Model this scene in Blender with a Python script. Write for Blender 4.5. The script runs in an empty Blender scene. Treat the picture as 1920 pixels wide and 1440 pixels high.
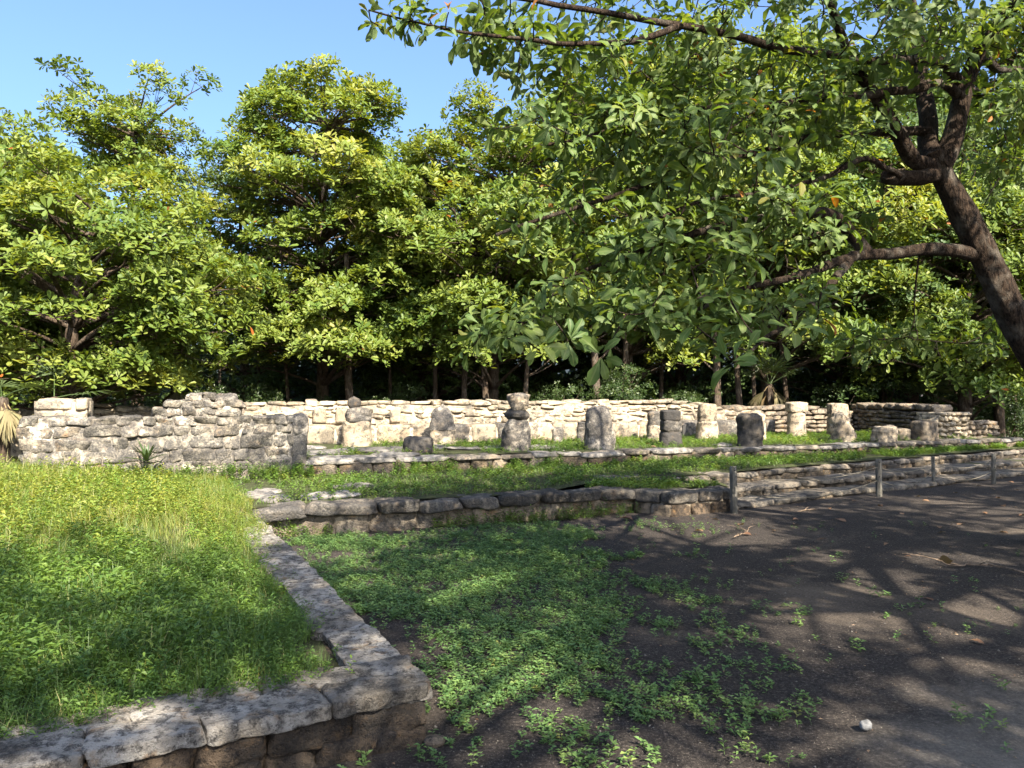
import bpy, math, random
import numpy as np
from mathutils import Vector, Matrix, Euler

random.seed(7)
SC = bpy.context.scene
COL = SC.collection
R = math.radians

# ------------------------------------------------------------------ camera
F_PX, HORIZON, CAM_H = 1423.0, 735.0, 1.6          # focal length and horizon measured on the 1920 px photograph
cam_d = bpy.data.cameras.new('camera')
cam_d.sensor_width = 36.0
cam_d.lens = 36.0 * F_PX / 1920.0
cam_d.clip_start, cam_d.clip_end = 0.05, 2000.0
cam = bpy.data.objects.new('camera', cam_d)
PITCH = math.atan((HORIZON - 720.0) / F_PX)
cam.location = (0, 0, CAM_H)
cam.rotation_euler = (R(90) + PITCH, 0, 0)
COL.objects.link(cam)
SC.camera = cam

# ------------------------------------------------------------------ sky and sun
SUN_AZ, SUN_EL = R(153.0), R(41.0)                  # azimuth clockwise from +Y
w = bpy.data.worlds.new('World'); SC.world = w; w.use_nodes = True
nt = w.node_tree; nt.nodes.clear()
sky = nt.nodes.new('ShaderNodeTexSky'); sky.sky_type = 'NISHITA'; sky.sun_disc = False
sky.sun_elevation = SUN_EL; sky.sun_rotation = SUN_AZ
sky.air_density = 1.0; sky.dust_density = 5.0; sky.ozone_density = 7.0
bg = nt.nodes.new('ShaderNodeBackground'); bg.inputs['Strength'].default_value = 0.09
wo = nt.nodes.new('ShaderNodeOutputWorld')
nt.links.new(sky.outputs[0], bg.inputs['Color']); nt.links.new(bg.outputs[0], wo.inputs['Surface'])
sun_d = bpy.data.lights.new('sun', 'SUN'); sun_d.energy = 4.6; sun_d.angle = R(0.55); sun_d.color = (1.0, 0.90, 0.74)
sun = bpy.data.objects.new('sun', sun_d); COL.objects.link(sun)
sdir = Vector((math.sin(SUN_AZ) * math.cos(SUN_EL), math.cos(SUN_AZ) * math.cos(SUN_EL), math.sin(SUN_EL)))
sun.rotation_euler = (-sdir).to_track_quat('-Z', 'Y').to_euler()
sun.location = sdir * 60
SC.view_settings.view_transform = 'Standard'; SC.view_settings.look = 'None'
SC.view_settings.exposure = 2.18; SC.view_settings.gamma = 1.0; SC.view_settings.use_curve_mapping = False
SC.cycles.max_bounces = 8; SC.cycles.diffuse_bounces = 5; SC.cycles.transmission_bounces = 4
SC.cycles.glossy_bounces = 2; SC.cycles.use_denoising = True

# ------------------------------------------------------------------ helpers
def at(px, py, Y):
    """point at depth Y seen at a pixel of the photograph"""
    return np.array([(px - 960.0) / F_PX * Y, Y, CAM_H + (HORIZON - py) / F_PX * Y])

def hashn(ix, iy, iz, seed):
    h = (ix * 374761393 + iy * 668265263 + iz * 2147483647 + seed * 1274126177) & 0xFFFFFFFF
    h = ((h ^ (h >> 13)) * 1274126177) & 0xFFFFFFFF
    h = h ^ (h >> 16)
    return (h & 0xFFFF) / 32767.5 - 1.0

def vnoise(p, seed=0):
    p = np.asarray(p, float)
    i = np.floor(p).astype(np.int64); f = p - i
    f = f * f * (3 - 2 * f)
    out = 0
    for dx in (0, 1):
        wx = f[:, 0] if dx else 1 - f[:, 0]
        for dy in (0, 1):
            wy = f[:, 1] if dy else 1 - f[:, 1]
            for dz in (0, 1):
                wz = f[:, 2] if dz else 1 - f[:, 2]
                out = out + wx * wy * wz * hashn(i[:, 0] + dx, i[:, 1] + dy, i[:, 2] + dz, seed)
    return out

def fbm(p, seed=0, octaves=4, gain=0.5):
    p = np.asarray(p, float); a, s, out = 1.0, 1.0, 0
    for k in range(octaves):
        out = out + a * vnoise(p * s + k * 17.3, seed + k); a *= gain; s *= 2.03
    return out

def n2(x, y, s, seed=0, octaves=3):
    x = np.atleast_1d(np.asarray(x, float)); y = np.atleast_1d(np.asarray(y, float))
    return fbm(np.stack([x * s, y * s, np.zeros_like(x) + 0.37], 1), seed, octaves)

def sstep(a, b, x):
    t = np.clip((x - a) / (b - a), 0, 1); return t * t * (3 - 2 * t)

def mk_mesh(name, V, Fs, mat=None, smooth=False, attr=None, uniform=True):
    """V (n,3); Fs an (m,k) array or a list of such arrays"""
    V = np.asarray(V, np.float32)
    if not isinstance(Fs, list): Fs = [Fs]
    Fs = [np.asarray(f, np.int32) for f in Fs if len(f)]
    me = bpy.data.meshes.new(name)
    me.vertices.add(len(V)); me.vertices.foreach_set('co', V.ravel())
    loops = np.concatenate([f.ravel() for f in Fs])
    tot = np.concatenate([np.full(len(f), f.shape[1], np.int32) for f in Fs])
    start = np.concatenate([[0], np.cumsum(tot)[:-1]]).astype(np.int32)
    me.loops.add(len(loops)); me.loops.foreach_set('vertex_index', loops)
    me.polygons.add(len(tot)); me.polygons.foreach_set('loop_start', start)
    me.polygons.foreach_set('loop_total', tot)
    if smooth: me.polygons.foreach_set('use_smooth', np.ones(len(tot), bool))
    if attr is not None:
        a = me.attributes.new('rnd', 'FLOAT', 'POINT'); a.data.foreach_set('value', np.asarray(attr, np.float32))
    me.update(calc_edges=True)
    if mat: me.materials.append(mat)
    return me

def ob(name, me, parent=None, loc=(0, 0, 0), rot=(0, 0, 0), scale=(1, 1, 1)):
    """loc is in world space; parents are unrotated empties at a thing's base"""
    o = bpy.data.objects.new(name, me); COL.objects.link(o)
    loc = Vector([float(v) for v in loc])
    if parent is not None:
        o.parent = parent; loc = loc - parent.location
    o.location = loc; o.rotation_euler = rot; o.scale = scale
    return o

def tag(o, label, cat, group=None, kind=None):
    o['label'] = label; o['category'] = cat
    if group: o['group'] = group
    if kind: o['kind'] = kind
    return o

def thing(name, label, cat, loc=(0, 0, 0), group=None):
    o = bpy.data.objects.new(name, None); COL.objects.link(o); o.empty_display_size = 0.2
    o.location = [float(v) for v in loc]
    return tag(o, label, cat, group, 'thing')

def struct(name, me):
    o = ob(name, me); o['kind'] = 'structure'; return o

def copy_tree(root, loc, rz, sc, label, group=None):
    c = root.copy(); COL.objects.link(c); c.location = [float(v) for v in loc]; c.rotation_euler = (0, 0, rz); c.scale = sc
    c['label'] = label
    if group: c['group'] = group
    for ch in list(root.children):
        d = ch.copy(); COL.objects.link(d); d.parent = c
        for g in list(ch.children):
            e = g.copy(); COL.objects.link(e); e.parent = d
    return c

class MB:
    def __init__(s): s.V, s.F4, s.F3, s.A, s.n = [], [], [], [], 0
    def add(s, V, F, a=0.5):
        V = np.asarray(V, float); F = np.asarray(F, int) + s.n
        s.V.append(V); (s.F4 if F.shape[1] == 4 else s.F3).append(F); s.n += len(V)
        s.A.append(np.full(len(V), a) if np.isscalar(a) else a)
    def tube(s, P, rad, sides=6, cap=True, wob=0.0, seed=0):
        P = np.asarray(P, float); rad = np.broadcast_to(np.asarray(rad, float), (len(P),))
        T = np.gradient(P, axis=0); T /= np.linalg.norm(T, axis=1)[:, None] + 1e-9
        ref = np.array([0.31, 0.22, 0.92]) if abs(T[0, 2]) < 0.9 else np.array([1.0, 0.1, 0])
        U = np.cross(T, ref); U /= np.linalg.norm(U, axis=1)[:, None] + 1e-9
        W = np.cross(T, U)
        th = np.linspace(0, 2 * np.pi, sides, endpoint=False)
        ring = (U[:, None, :] * np.cos(th)[None, :, None] + W[:, None, :] * np.sin(th)[None, :, None])
        rr = rad[:, None] * np.ones(sides)[None]
        if wob:
            q = (P[:, None, :] * 6 + ring * 1.3).reshape(-1, 3)
            rr = rr * (1 + wob * fbm(q, seed, 3).reshape(len(P), sides))
        V = P[:, None, :] + ring * rr[:, :, None]
        m = len(P); idx = np.arange(m * sides).reshape(m, sides); nx = np.roll(idx, -1, axis=1)
        F = np.stack([idx[:-1], nx[:-1], nx[1:], idx[1:]], -1).reshape(-1, 4)
        s.add(V.reshape(-1, 3), F)
        if cap:
            c = np.concatenate([V[-1], P[-1:] + T[-1:] * rad[-1] * 0.4])
            s.add(c, np.stack([np.arange(sides), np.roll(np.arange(sides), -1), np.full(sides, sides)], 1))
    def mesh(s, name, mat, smooth=True):
        Fs = []
        if s.F4: Fs.append(np.concatenate(s.F4))
        if s.F3: Fs.append(np.concatenate(s.F3))
        return mk_mesh(name, np.concatenate(s.V), Fs, mat, smooth, np.concatenate(s.A))

# ------------------------------------------------------------------ materials
class NT:
    def __init__(s, name):
        s.m = bpy.data.materials.new(name); s.m.use_nodes = True
        s.t = s.m.node_tree; s.t.nodes.clear()
        s.out = s.t.nodes.new('ShaderNodeOutputMaterial')
    def n(s, typ, **kw):
        nd = s.t.nodes.new(typ)
        for k, v in kw.items():
            if k in nd.inputs: nd.inputs[k].default_value = v
            else: setattr(nd, k, v)
        return nd
    def l(s, a, b): s.t.links.new(a, b)
    def ramp(s, src, stops, interp='LINEAR'):
        r = s.n('ShaderNodeValToRGB'); cr = r.color_ramp; cr.interpolation = interp
        while len(cr.elements) < len(stops): cr.elements.new(0.5)
        for e, (p, c) in zip(cr.elements, stops):
            e.position = p; e.color = (c, c, c, 1) if np.isscalar(c) else (*c, 1)
        s.l(src, r.inputs[0]); return r.outputs[0]
    def mix(s, fac, a, b, typ='MIX'):
        m = s.n('ShaderNodeMix', data_type='RGBA', blend_type=typ)
        for v, k in ((fac, 0), (a, 6), (b, 7)):
            if hasattr(v, 'is_output') or isinstance(v, bpy.types.NodeSocket): s.l(v, m.inputs[k])
            elif k == 0: m.inputs[0].default_value = v
            else: m.inputs[k].default_value = (*v, 1)
        return m.outputs[2]
    def math(s, op, a, b=None):
        m = s.n('ShaderNodeMath', operation=op)
        for k, v in ((0, a), (1, b)):
            if v is None: continue
            if isinstance(v, bpy.types.NodeSocket): s.l(v, m.inputs[k])
            else: m.inputs[k].default_value = v
        return m.outputs[0]
    def pos(s, per_object=True):
        g = s.n('ShaderNodeNewGeometry')
        if not per_object: return g.outputs['Position']
        oi = s.n('ShaderNodeObjectInfo')
        v = s.n('ShaderNodeVectorMath', operation='SCALE'); v.inputs[0].default_value = (37.0, 61.0, 23.0)
        s.l(oi.outputs['Random'], v.inputs['Scale'])
        a = s.n('ShaderNodeVectorMath', operation='ADD'); s.l(g.outputs['Position'], a.inputs[0]); s.l(v.outputs[0], a.inputs[1])
        s.rand = oi.outputs['Random']; s.pos_world = g.outputs['Position']
        return a.outputs[0]
    def noise(s, vec, scale, detail=6.0, rough=0.6, dist=0.0):
        k = s.n('ShaderNodeTexNoise', Scale=scale, Detail=detail, Roughness=rough, Distortion=dist)
        s.l(vec, k.inputs['Vector']); return k.outputs[0]
    def bump(s, h, strength, dist):
        b = s.n('ShaderNodeBump', Strength=strength, Distance=dist); s.l(h, b.inputs['Height']); return b.outputs[0]
    def finish(s, col, rough=0.9, normal=None, spec=0.2):
        p = s.n('ShaderNodeBsdfPrincipled'); p.inputs['Specular IOR Level'].default_value = spec
        if isinstance(col, bpy.types.NodeSocket): s.l(col, p.inputs['Base Color'])
        else: p.inputs['Base Color'].default_value = (*col, 1)
        if isinstance(rough, bpy.types.NodeSocket): s.l(rough, p.inputs['Roughness'])
        else: p.inputs['Roughness'].default_value = rough
        if normal is not None: s.l(normal, p.inputs['Normal'])
        s.l(p.outputs[0], s.out.inputs[0]); s.p = p
        return s.m

def stone_mat(name, pale, mid, lichen=0.5, dark=(0.035, 0.035, 0.036), rust=0.15, moss=0.1, bump=0.7, scale=1.0):
    """weathered limestone: pale and tan patches, black lichen crust, rust and moss stains"""
    t = NT(name); v = t.pos()
    big = t.noise(v, 2.6 * scale, 6, 0.6)
    med = t.noise(v, 8.0 * scale, 9, 0.70)
    fine = t.noise(v, 42.0 * scale, 6, 0.7)
    c = t.ramp(big, [(0.3, mid), (0.62, pale)])
    c = t.mix(t.ramp(t.noise(v, 5.1 * scale, 5, 0.6), [(0.60 - rust * 0.1, 0.0), (0.74, min(1, rust * 3))]), c, (0.26, 0.155, 0.07))
    lo = 0.62 - lichen * 0.24
    crust = t.ramp(med, [(lo, 0.0), (lo + 0.10, 0.92)])
    crust2 = t.ramp(fine, [(0.34, 0.35), (0.58, 1.0)])
    c = t.mix(t.math('MULTIPLY', crust, crust2), c, dark)
    speck = t.ramp(t.noise(v, 24.0 * scale, 4, 0.75), [(0.60, 0.0), (0.68, 0.75)])
    c = t.mix(t.math('MULTIPLY', speck, 0.35 + lichen * 0.4), c, (0.07, 0.068, 0.062))
    whit = t.ramp(t.noise(v, 11.0 * scale, 6, 0.7), [(0.60, 0.0), (0.70, 0.55)])
    c = t.mix(whit, c, tuple(min(0.62, x * 1.35) for x in pale))
    if moss: c = t.mix(t.ramp(t.noise(v, 3.3 * scale, 6, 0.7), [(0.64, 0.0), (0.74, moss * 4 if moss < 0.25 else 1)]), c, (0.075, 0.082, 0.022))
    wv = t.pos_world
    stain = t.math('MULTIPLY', t.ramp(t.noise(wv, 1.9, 7, 0.66, 0.8), [(0.60 - lichen * 0.20, 0.0), (0.72 - lichen * 0.16, 0.88)]), t.ramp(fine, [(0.30, 0.45), (0.55, 1.0)]))
    c = t.mix(t.math('MULTIPLY', stain, min(1.0, 0.25 + lichen)), c, tuple(0.5 * (a + b) for a, b in zip(dark, (0.075, 0.07, 0.065))))
    br = t.math('ADD', t.math('MULTIPLY', t.rand, 0.45), 0.74)
    hv = t.n('ShaderNodeHueSaturation'); t.l(c, hv.inputs['Color']); t.l(br, hv.inputs['Value'])
    pit = t.n('ShaderNodeTexVoronoi', Scale=30.0 * scale); t.l(v, pit.inputs['Vector'])
    h = t.math('ADD', t.math('MULTIPLY', med, 1.0), t.math('MULTIPLY', fine, 0.5))
    h = t.math('ADD', h, t.math('MULTIPLY', t.ramp(pit.outputs[0], [(0.0, 0.0), (0.35, 1.0)]), 0.22))
    return t.finish(hv.outputs[0], 0.93, t.bump(h, bump, 0.05), 0.15)

M = {}
M['pale'] = stone_mat('pale_limestone', (0.37, 0.315, 0.23), (0.25, 0.20, 0.14), 0.50, rust=0.2, moss=0.0, bump=0.6)
M['ruin'] = stone_mat('ruined_wall_stone', (0.36, 0.325, 0.265), (0.22, 0.18, 0.13), 0.82, rust=0.3, moss=0.0, bump=0.8)
M['kerb'] = stone_mat('kerb_stone', (0.20, 0.18, 0.15), (0.12, 0.095, 0.07), 0.86, rust=0.2, moss=0.12, bump=0.9)
M['face'] = stone_mat('terrace_face_stone', (0.27, 0.225, 0.17), (0.17, 0.13, 0.09), 0.55, rust=0.35, moss=0.1, bump=0.9)
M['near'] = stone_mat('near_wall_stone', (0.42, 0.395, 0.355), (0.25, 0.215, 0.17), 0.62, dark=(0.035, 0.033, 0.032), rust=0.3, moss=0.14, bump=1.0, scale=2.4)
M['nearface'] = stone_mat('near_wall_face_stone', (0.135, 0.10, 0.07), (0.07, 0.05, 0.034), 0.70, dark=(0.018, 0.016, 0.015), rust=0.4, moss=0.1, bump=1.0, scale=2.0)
M['column'] = stone_mat('column_stone', (0.32, 0.29, 0.245), (0.19, 0.155, 0.115), 0.86, rust=0.25, moss=0.05, bump=0.8, scale=1.2)
M['colpale'] = stone_mat('pale_column_stone', (0.41, 0.34, 0.245), (0.28, 0.22, 0.15), 0.56, rust=0.25, moss=0.0, bump=0.7, scale=1.2)
M['coldark'] = stone_mat('dark_column_stone', (0.13, 0.115, 0.095), (0.075, 0.06, 0.045), 0.85, rust=0.15, moss=0.1, bump=0.9, scale=1.2)
M['paving'] = stone_mat('paving_stone', (0.24, 0.225, 0.205), (0.15, 0.135, 0.115), 0.6, rust=0.1, moss=0.15, bump=0.6)

M['riser'] = stone_mat('riser_stone', (0.16, 0.125, 0.085), (0.085, 0.064, 0.045), 0.74, dark=(0.022, 0.02, 0.018), rust=0.3, moss=0.12, bump=0.9)  # risers darker than treads: their shade is put into the stone colour
M['tread'] = stone_mat('tread_stone', (0.20, 0.175, 0.14), (0.13, 0.105, 0.08), 0.66, rust=0.15, moss=0.14, bump=0.7)  # treads paler than risers: light on the tops painted into the stone

def mortar_mat():
    t = NT('mortar'); v = t.pos(False)
    c = t.ramp(t.noise(v, 7, 8, 0.7), [(0.35, (0.10, 0.085, 0.065)), (0.65, (0.24, 0.205, 0.155))])
    return t.finish(c, 0.95, t.bump(t.noise(v, 30, 6, 0.7), 0.8, 0.03), 0.1)
M['mortar'] = mortar_mat()

def soil_mat():
    t = NT('dark_soil'); v = t.pos(False)
    big = t.noise(v, 0.55, 7, 0.62, 0.6)
    fine = t.noise(v, 55, 6, 0.75)
    c = t.ramp(fine, [(0.36, (0.015, 0.013, 0.0125)), (0.56, (0.046, 0.039, 0.035)), (0.70, (0.15, 0.124, 0.104))])
    c = t.mix(t.ramp(big, [(0.54, 0.0), (0.70, 0.75)]), c, t.ramp(fine, [(0.3, (0.085, 0.066, 0.05)), (0.7, (0.19, 0.155, 0.12))]))
    # soil turns paler around a spot at the near right
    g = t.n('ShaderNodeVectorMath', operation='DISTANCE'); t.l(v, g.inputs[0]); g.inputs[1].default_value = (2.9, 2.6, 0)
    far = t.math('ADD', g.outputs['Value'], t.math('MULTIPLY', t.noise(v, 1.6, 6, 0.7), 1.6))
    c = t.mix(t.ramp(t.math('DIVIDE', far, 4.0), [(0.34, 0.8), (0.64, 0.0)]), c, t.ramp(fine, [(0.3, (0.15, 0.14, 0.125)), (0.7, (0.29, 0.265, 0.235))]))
    sp = t.n('ShaderNodeTexVoronoi', Scale=75.0); t.l(v, sp.inputs['Vector'])
    c = t.mix(t.ramp(sp.outputs[0], [(0.07, 0.8), (0.20, 0.0)]), c, (0.19, 0.175, 0.15))
    sp2 = t.n('ShaderNodeTexVoronoi', Scale=17.0); t.l(v, sp2.inputs['Vector'])
    c = t.mix(t.ramp(sp2.outputs[0], [(0.035, 0.8), (0.07, 0.0)]), c, (0.30, 0.27, 0.22))
    h = t.math('ADD', t.noise(v, 9, 8, 0.7), t.math('MULTIPLY', fine, 0.7))
    return t.finish(c, 0.95, t.bump(h, 0.9, 0.035), 0.15)
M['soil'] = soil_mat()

def turf_soil_mat():
    t = NT('terrace_soil'); v = t.pos(False)
    c = t.ramp(t.noise(v, 6, 8, 0.7), [(0.35, (0.035, 0.034, 0.02)), (0.6, (0.06, 0.07, 0.03)), (0.75, (0.17, 0.14, 0.10))])
    return t.finish(c, 0.95, t.bump(t.noise(v, 25, 6, 0.7), 0.9, 0.04), 0.1)
M['turf'] = turf_soil_mat()

def leaf_mat(name, stops, rough=0.42, trans=0.35, spec=0.45, tint=(1.15, 1.2, 0.5), rib=False):
    t = NT(name)
    a = t.n('ShaderNodeAttribute'); a.attribute_name = 'rnd'
    oi = t.n('ShaderNodeObjectInfo')
    f = t.math('FRACT', t.math('ADD', a.outputs['Fac'], t.math('MULTIPLY', oi.outputs['Random'], 0.0)))
    c = t.ramp(f, stops)
    if rib:
        b = t.n('ShaderNodeAttribute'); b.attribute_name = 'mid'
        c = t.mix(t.ramp(b.outputs['Fac'], [(0.05, 0.55), (0.16, 0.0)]), c, (0.20, 0.24, 0.10))
        c = t.mix(t.ramp(t.noise(t.pos(False), 34, 5, 0.65), [(0.35, 0.0), (0.75, 0.35)]), c, (0.13, 0.15, 0.04))
    g = t.n('ShaderNodeNewGeometry')
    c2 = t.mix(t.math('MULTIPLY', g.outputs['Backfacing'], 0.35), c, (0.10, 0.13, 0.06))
    p = t.n('ShaderNodeBsdfPrincipled'); p.inputs['Roughness'].default_value = rough; p.inputs['Specular IOR Level'].default_value = spec
    t.l(c2, p.inputs['Base Color'])
    tr = t.n('ShaderNodeBsdfTranslucent'); t.l(t.mix(1.0, c, tint, 'MULTIPLY'), tr.inputs['Color'])
    mx = t.n('ShaderNodeMixShader'); mx.inputs[0].default_value = trans
    t.l(p.outputs[0], mx.inputs[1]); t.l(tr.outputs[0], mx.inputs[2]); t.l(mx.outputs[0], t.out.inputs[0])
    return t.m
M['leaf'] = leaf_mat('almond_leaf', [(0.0, (0.055, 0.105, 0.020)), (0.45, (0.120, 0.170, 0.030)), (0.85, (0.21, 0.24, 0.05)), (0.985, (0.24, 0.22, 0.05)), (0.992, (0.30, 0.09, 0.02))], rough=0.5, spec=0.3, trans=0.42, tint=(1.45, 1.3, 0.4))
M['leafnear'] = leaf_mat('near_almond_leaf', [(0.0, (0.048, 0.100, 0.030)), (0.5, (0.090, 0.150, 0.036)), (0.9, (0.155, 0.195, 0.045)), (0.975, (0.17, 0.15, 0.03)), (0.985, (0.30, 0.10, 0.02))], rough=0.55, trans=0.42, spec=0.3, tint=(1.5, 1.4, 0.4), rib=True)
M['leaf2'] = leaf_mat('small_leaf', [(0.0, (0.035, 0.075, 0.025)), (0.5, (0.070, 0.115, 0.035)), (1.0, (0.13, 0.17, 0.05))], rough=0.5, spec=0.3, trans=0.35, tint=(1.3, 1.3, 0.5))
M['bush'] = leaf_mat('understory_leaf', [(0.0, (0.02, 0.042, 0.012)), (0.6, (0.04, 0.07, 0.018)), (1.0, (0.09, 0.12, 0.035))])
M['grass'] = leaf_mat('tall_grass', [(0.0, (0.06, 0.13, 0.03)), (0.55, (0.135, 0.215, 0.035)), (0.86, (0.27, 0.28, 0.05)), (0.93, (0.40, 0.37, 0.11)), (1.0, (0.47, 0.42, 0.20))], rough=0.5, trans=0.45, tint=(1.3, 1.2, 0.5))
M['turfgrass'] = leaf_mat('terrace_grass', [(0.0, (0.06, 0.125, 0.025)), (0.6, (0.12, 0.19, 0.03)), (0.93, (0.20, 0.215, 0.04)), (1.0, (0.25, 0.21, 0.10))], rough=0.5, trans=0.4)
M['creeper'] = leaf_mat('creeping_weed', [(0.0, (0.065, 0.135, 0.042)), (0.6, (0.12, 0.20, 0.06)), (0.95, (0.19, 0.245, 0.07)), (1.0, (0.26, 0.20, 0.06))], rough=0.45, trans=0.3)
M['palm'] = leaf_mat('palm_leaf', [(0.0, (0.03, 0.06, 0.02)), (1.0, (0.09, 0.12, 0.04))])
M['drypalm'] = leaf_mat('dry_palm_leaf', [(0.0, (0.13, 0.09, 0.045)), (0.7, (0.25, 0.18, 0.09)), (1.0, (0.09, 0.10, 0.035))], rough=0.7, trans=0.2)
M['dryleaf'] = leaf_mat('dry_leaf', [(0.0, (0.10, 0.050, 0.028)), (0.5, (0.17, 0.095, 0.05)), (1.0, (0.25, 0.165, 0.10))], rough=0.6, trans=0.15)

def bark_mat(name, a, b, vs=1.0):
    t = NT(name); v = t.pos()
    mp = t.n('ShaderNodeMapping'); mp.inputs['Scale'].default_value = (1, 1, 0.22); t.l(v, mp.inputs['Vector'])
    ridge = t.noise(mp.outputs[0], 32 * vs, 6, 0.65, 0.8); big = t.noise(v, 4, 5, 0.6)
    c = t.ramp(ridge, [(0.38, a), (0.66, b)])
    c = t.mix(t.ramp(big, [(0.52, 0.0), (0.68, 0.5)]), c, (0.20, 0.18, 0.15))
    return t.finish(c, 0.9, t.bump(ridge, 1.0, 0.06), 0.15)
M['bark'] = bark_mat('almond_bark', (0.009, 0.006, 0.0045), (0.070, 0.047, 0.032), 1.7)
M['barkbg'] = bark_mat('pale_bark', (0.035, 0.025, 0.018), (0.13, 0.095, 0.068))
M['post'] = bark_mat('weathered_post_wood', (0.07, 0.066, 0.055), (0.20, 0.19, 0.165), 0.8)

def plain_mat(name, a, b, scale=20, rough=0.85):
    t = NT(name); v = t.pos()
    c = t.ramp(t.noise(v, scale, 6, 0.65), [(0.35, a), (0.65, b)])
    return t.finish(c, rough, t.bump(t.noise(v, scale * 3, 4, 0.6), 0.5, 0.01))
M['grit'] = plain_mat('grit_stone', (0.04, 0.037, 0.034), (0.20, 0.18, 0.155), 9)
M['rope'] = plain_mat('rope_fibre', (0.09, 0.08, 0.06), (0.19, 0.17, 0.13), 60)
M['pebble'] = plain_mat('pebble_stone', (0.10, 0.10, 0.10), (0.24, 0.24, 0.235), 40)
M['twig'] = plain_mat('dead_twig', (0.09, 0.065, 0.045), (0.20, 0.15, 0.11), 30)
M['bolt'] = plain_mat('dark_bolt', (0.02, 0.02, 0.02), (0.05, 0.045, 0.04), 50, 0.6)

# ------------------------------------------------------------------ stones
def cube_grid(n):
    P, F, key = [], [], {}
    g = np.linspace(-1, 1, n + 1)
    def vid(p):
        k = tuple(np.round(p, 5))
        if k not in key: key[k] = len(P); P.append(p)
        return key[k]
    for ax in range(3):
        for sgn in (-1, 1):
            ids = np.zeros((n + 1, n + 1), int)
            for i in range(n + 1):
                for j in range(n + 1):
                    p = [0, 0, 0]; p[ax] = sgn; p[(ax + 1) % 3] = g[i]; p[(ax + 2) % 3] = g[j]
                    ids[i, j] = vid(p)
            for i in range(n):
                for j in range(n):
                    q = [ids[i, j], ids[i + 1, j], ids[i + 1, j + 1], ids[i, j + 1]]
                    F.append(q if sgn > 0 else q[::-1])
    return np.array(P, float), np.array(F, int)
CG = {}
def stone_mesh(name, dims, mat, seed, n=5, rnd=7.0, rough=0.02, freq=4.0, skew=0.07):
    """an irregular rounded block; dims in metres, relief rough in metres"""
    if n not in CG: CG[n] = cube_grid(n)
    q, F = CG[n]; q = q.copy()
    q /= (np.abs(q) ** rnd).sum(1)[:, None] ** (1 / rnd)
    rg = np.random.RandomState(seed)
    a = rg.uniform(-skew, skew, 9)
    x, y, z = q.T
    q = np.stack([x + a[0] * z + a[1] * y * z + a[6] * x * z, y + a[2] * z + a[3] * x * z, z + a[4] * x + a[5] * x * y + a[7] * x * x], 1)
    p = q * np.asarray(dims) * 0.5
    nrm = q / (np.linalg.norm(q, axis=1)[:, None] + 1e-9)
    d = fbm(p * freq + seed * 3.1, seed, 4, 0.55)
    p = p + nrm * d[:, None] * rough
    return mk_mesh(name, p, F, mat, True)

def path_len(P):
    P = np.asarray(P, float); d = np.linalg.norm(np.diff(P, axis=0), axis=1); return P, np.concatenate([[0], np.cumsum(d)])
def path_at(P, c, s):
    s = min(max(s, 0), c[-1] - 1e-6); k = int(np.searchsorted(c, s, 'right') - 1)
    t = (s - c[k]) / (c[k + 1] - c[k]); d = (P[k + 1] - P[k]) / (c[k + 1] - c[k])
    return P[k] + (P[k + 1] - P[k]) * t, d

SEED = [100]
def course(parent, path, z0, h, depth, lens, mat, name='stone', n=5, rough=0.02, freq=4.0, rnd=7.0, out=0.0, jit=0.012,
           jrot=0.03, top=None, s0=0.0, s1=None, gap=0.012, zfn=None, share=None, hvar=0.0, skew=0.07, mats=None):
    """one row of stones along a path; inward is to the left of the walking direction"""
    P, c = path_len(path); s = s0; s1 = c[-1] if s1 is None else s1
    rg = np.random.RandomState(SEED[0]); SEED[0] += 1
    made = []
    while s < s1 - 0.05:
        L = rg.uniform(*lens)
        if s + L > s1 - lens[0] * 0.5: L = s1 - s
        m, d = path_at(P, c, s + L / 2); inw = np.array([-d[1], d[0]])
        zb = z0 if zfn is None else zfn(s + L / 2)
        if top is not None and zb + h * 0.55 > top(s + L / 2): s += L; continue
        hh = h * (1 + rg.uniform(-hvar, hvar)); dp = depth * rg.uniform(0.9, 1.1)
        ctr = m + inw * (dp / 2 - out + rg.uniform(-jit, jit))
        SEED[0] += 1
        rot = (rg.normal(0, jrot), rg.normal(0, jrot), math.atan2(d[1], d[0]) + rg.normal(0, jrot))
        mt = mats[rg.randint(len(mats))] if mats else mat
        if share is None:
            me = stone_mesh(name, (L - gap, dp, hh - gap * 0.6), mt, SEED[0], n, rnd, rough, freq, skew); sc = (1, 1, 1)
        else:
            me = share[rg.randint(len(share))]; sc = (L - gap, dp, hh - gap * 0.6)
            if rg.rand() < 0.5: rot = (rot[0], rot[1], rot[2] + math.pi)
        made.append(ob(name, me, parent, (ctr[0], ctr[1], zb + hh / 2 + rg.uniform(-jit, jit) * 0.5), rot, sc))
        s += L
    return made

def core(parent, name, path, z0, z1, depth, inset, mat, step=0.25, zfn=None):
    """the mortar body behind the stones: a strip with front, top and back"""
    P, c = path_len(path); S = np.arange(0, c[-1] + step * 0.5, step); V, F = [], []
    for s in S:
        m, d = path_at(P, c, s); inw = np.array([-d[1], d[0]])
        a = m + inw * inset; b = m + inw * (depth - inset); zt = z1 if zfn is None else zfn(s)
        zt += 0.012 * math.sin(s * 9)
        V += [(*a, z0), (*a, zt), (*b, zt), (*b, z0)]
    k = len(S); V = np.array(V); F = []
    for i in range(k - 1):
        for j in range(3):
            F.append((i * 4 + j, (i + 1) * 4 + j, (i + 1) * 4 + j + 1, i * 4 + j + 1))
    F.append((0, 1, 2, 3)); e = (k - 1) * 4; F.append((e + 3, e + 2, e + 1, e))
    return ob(name, mk_mesh(name, V, np.array(F), mat, False), parent, (0, 0, 0) if parent is None else (0, 0, 0))

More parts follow.
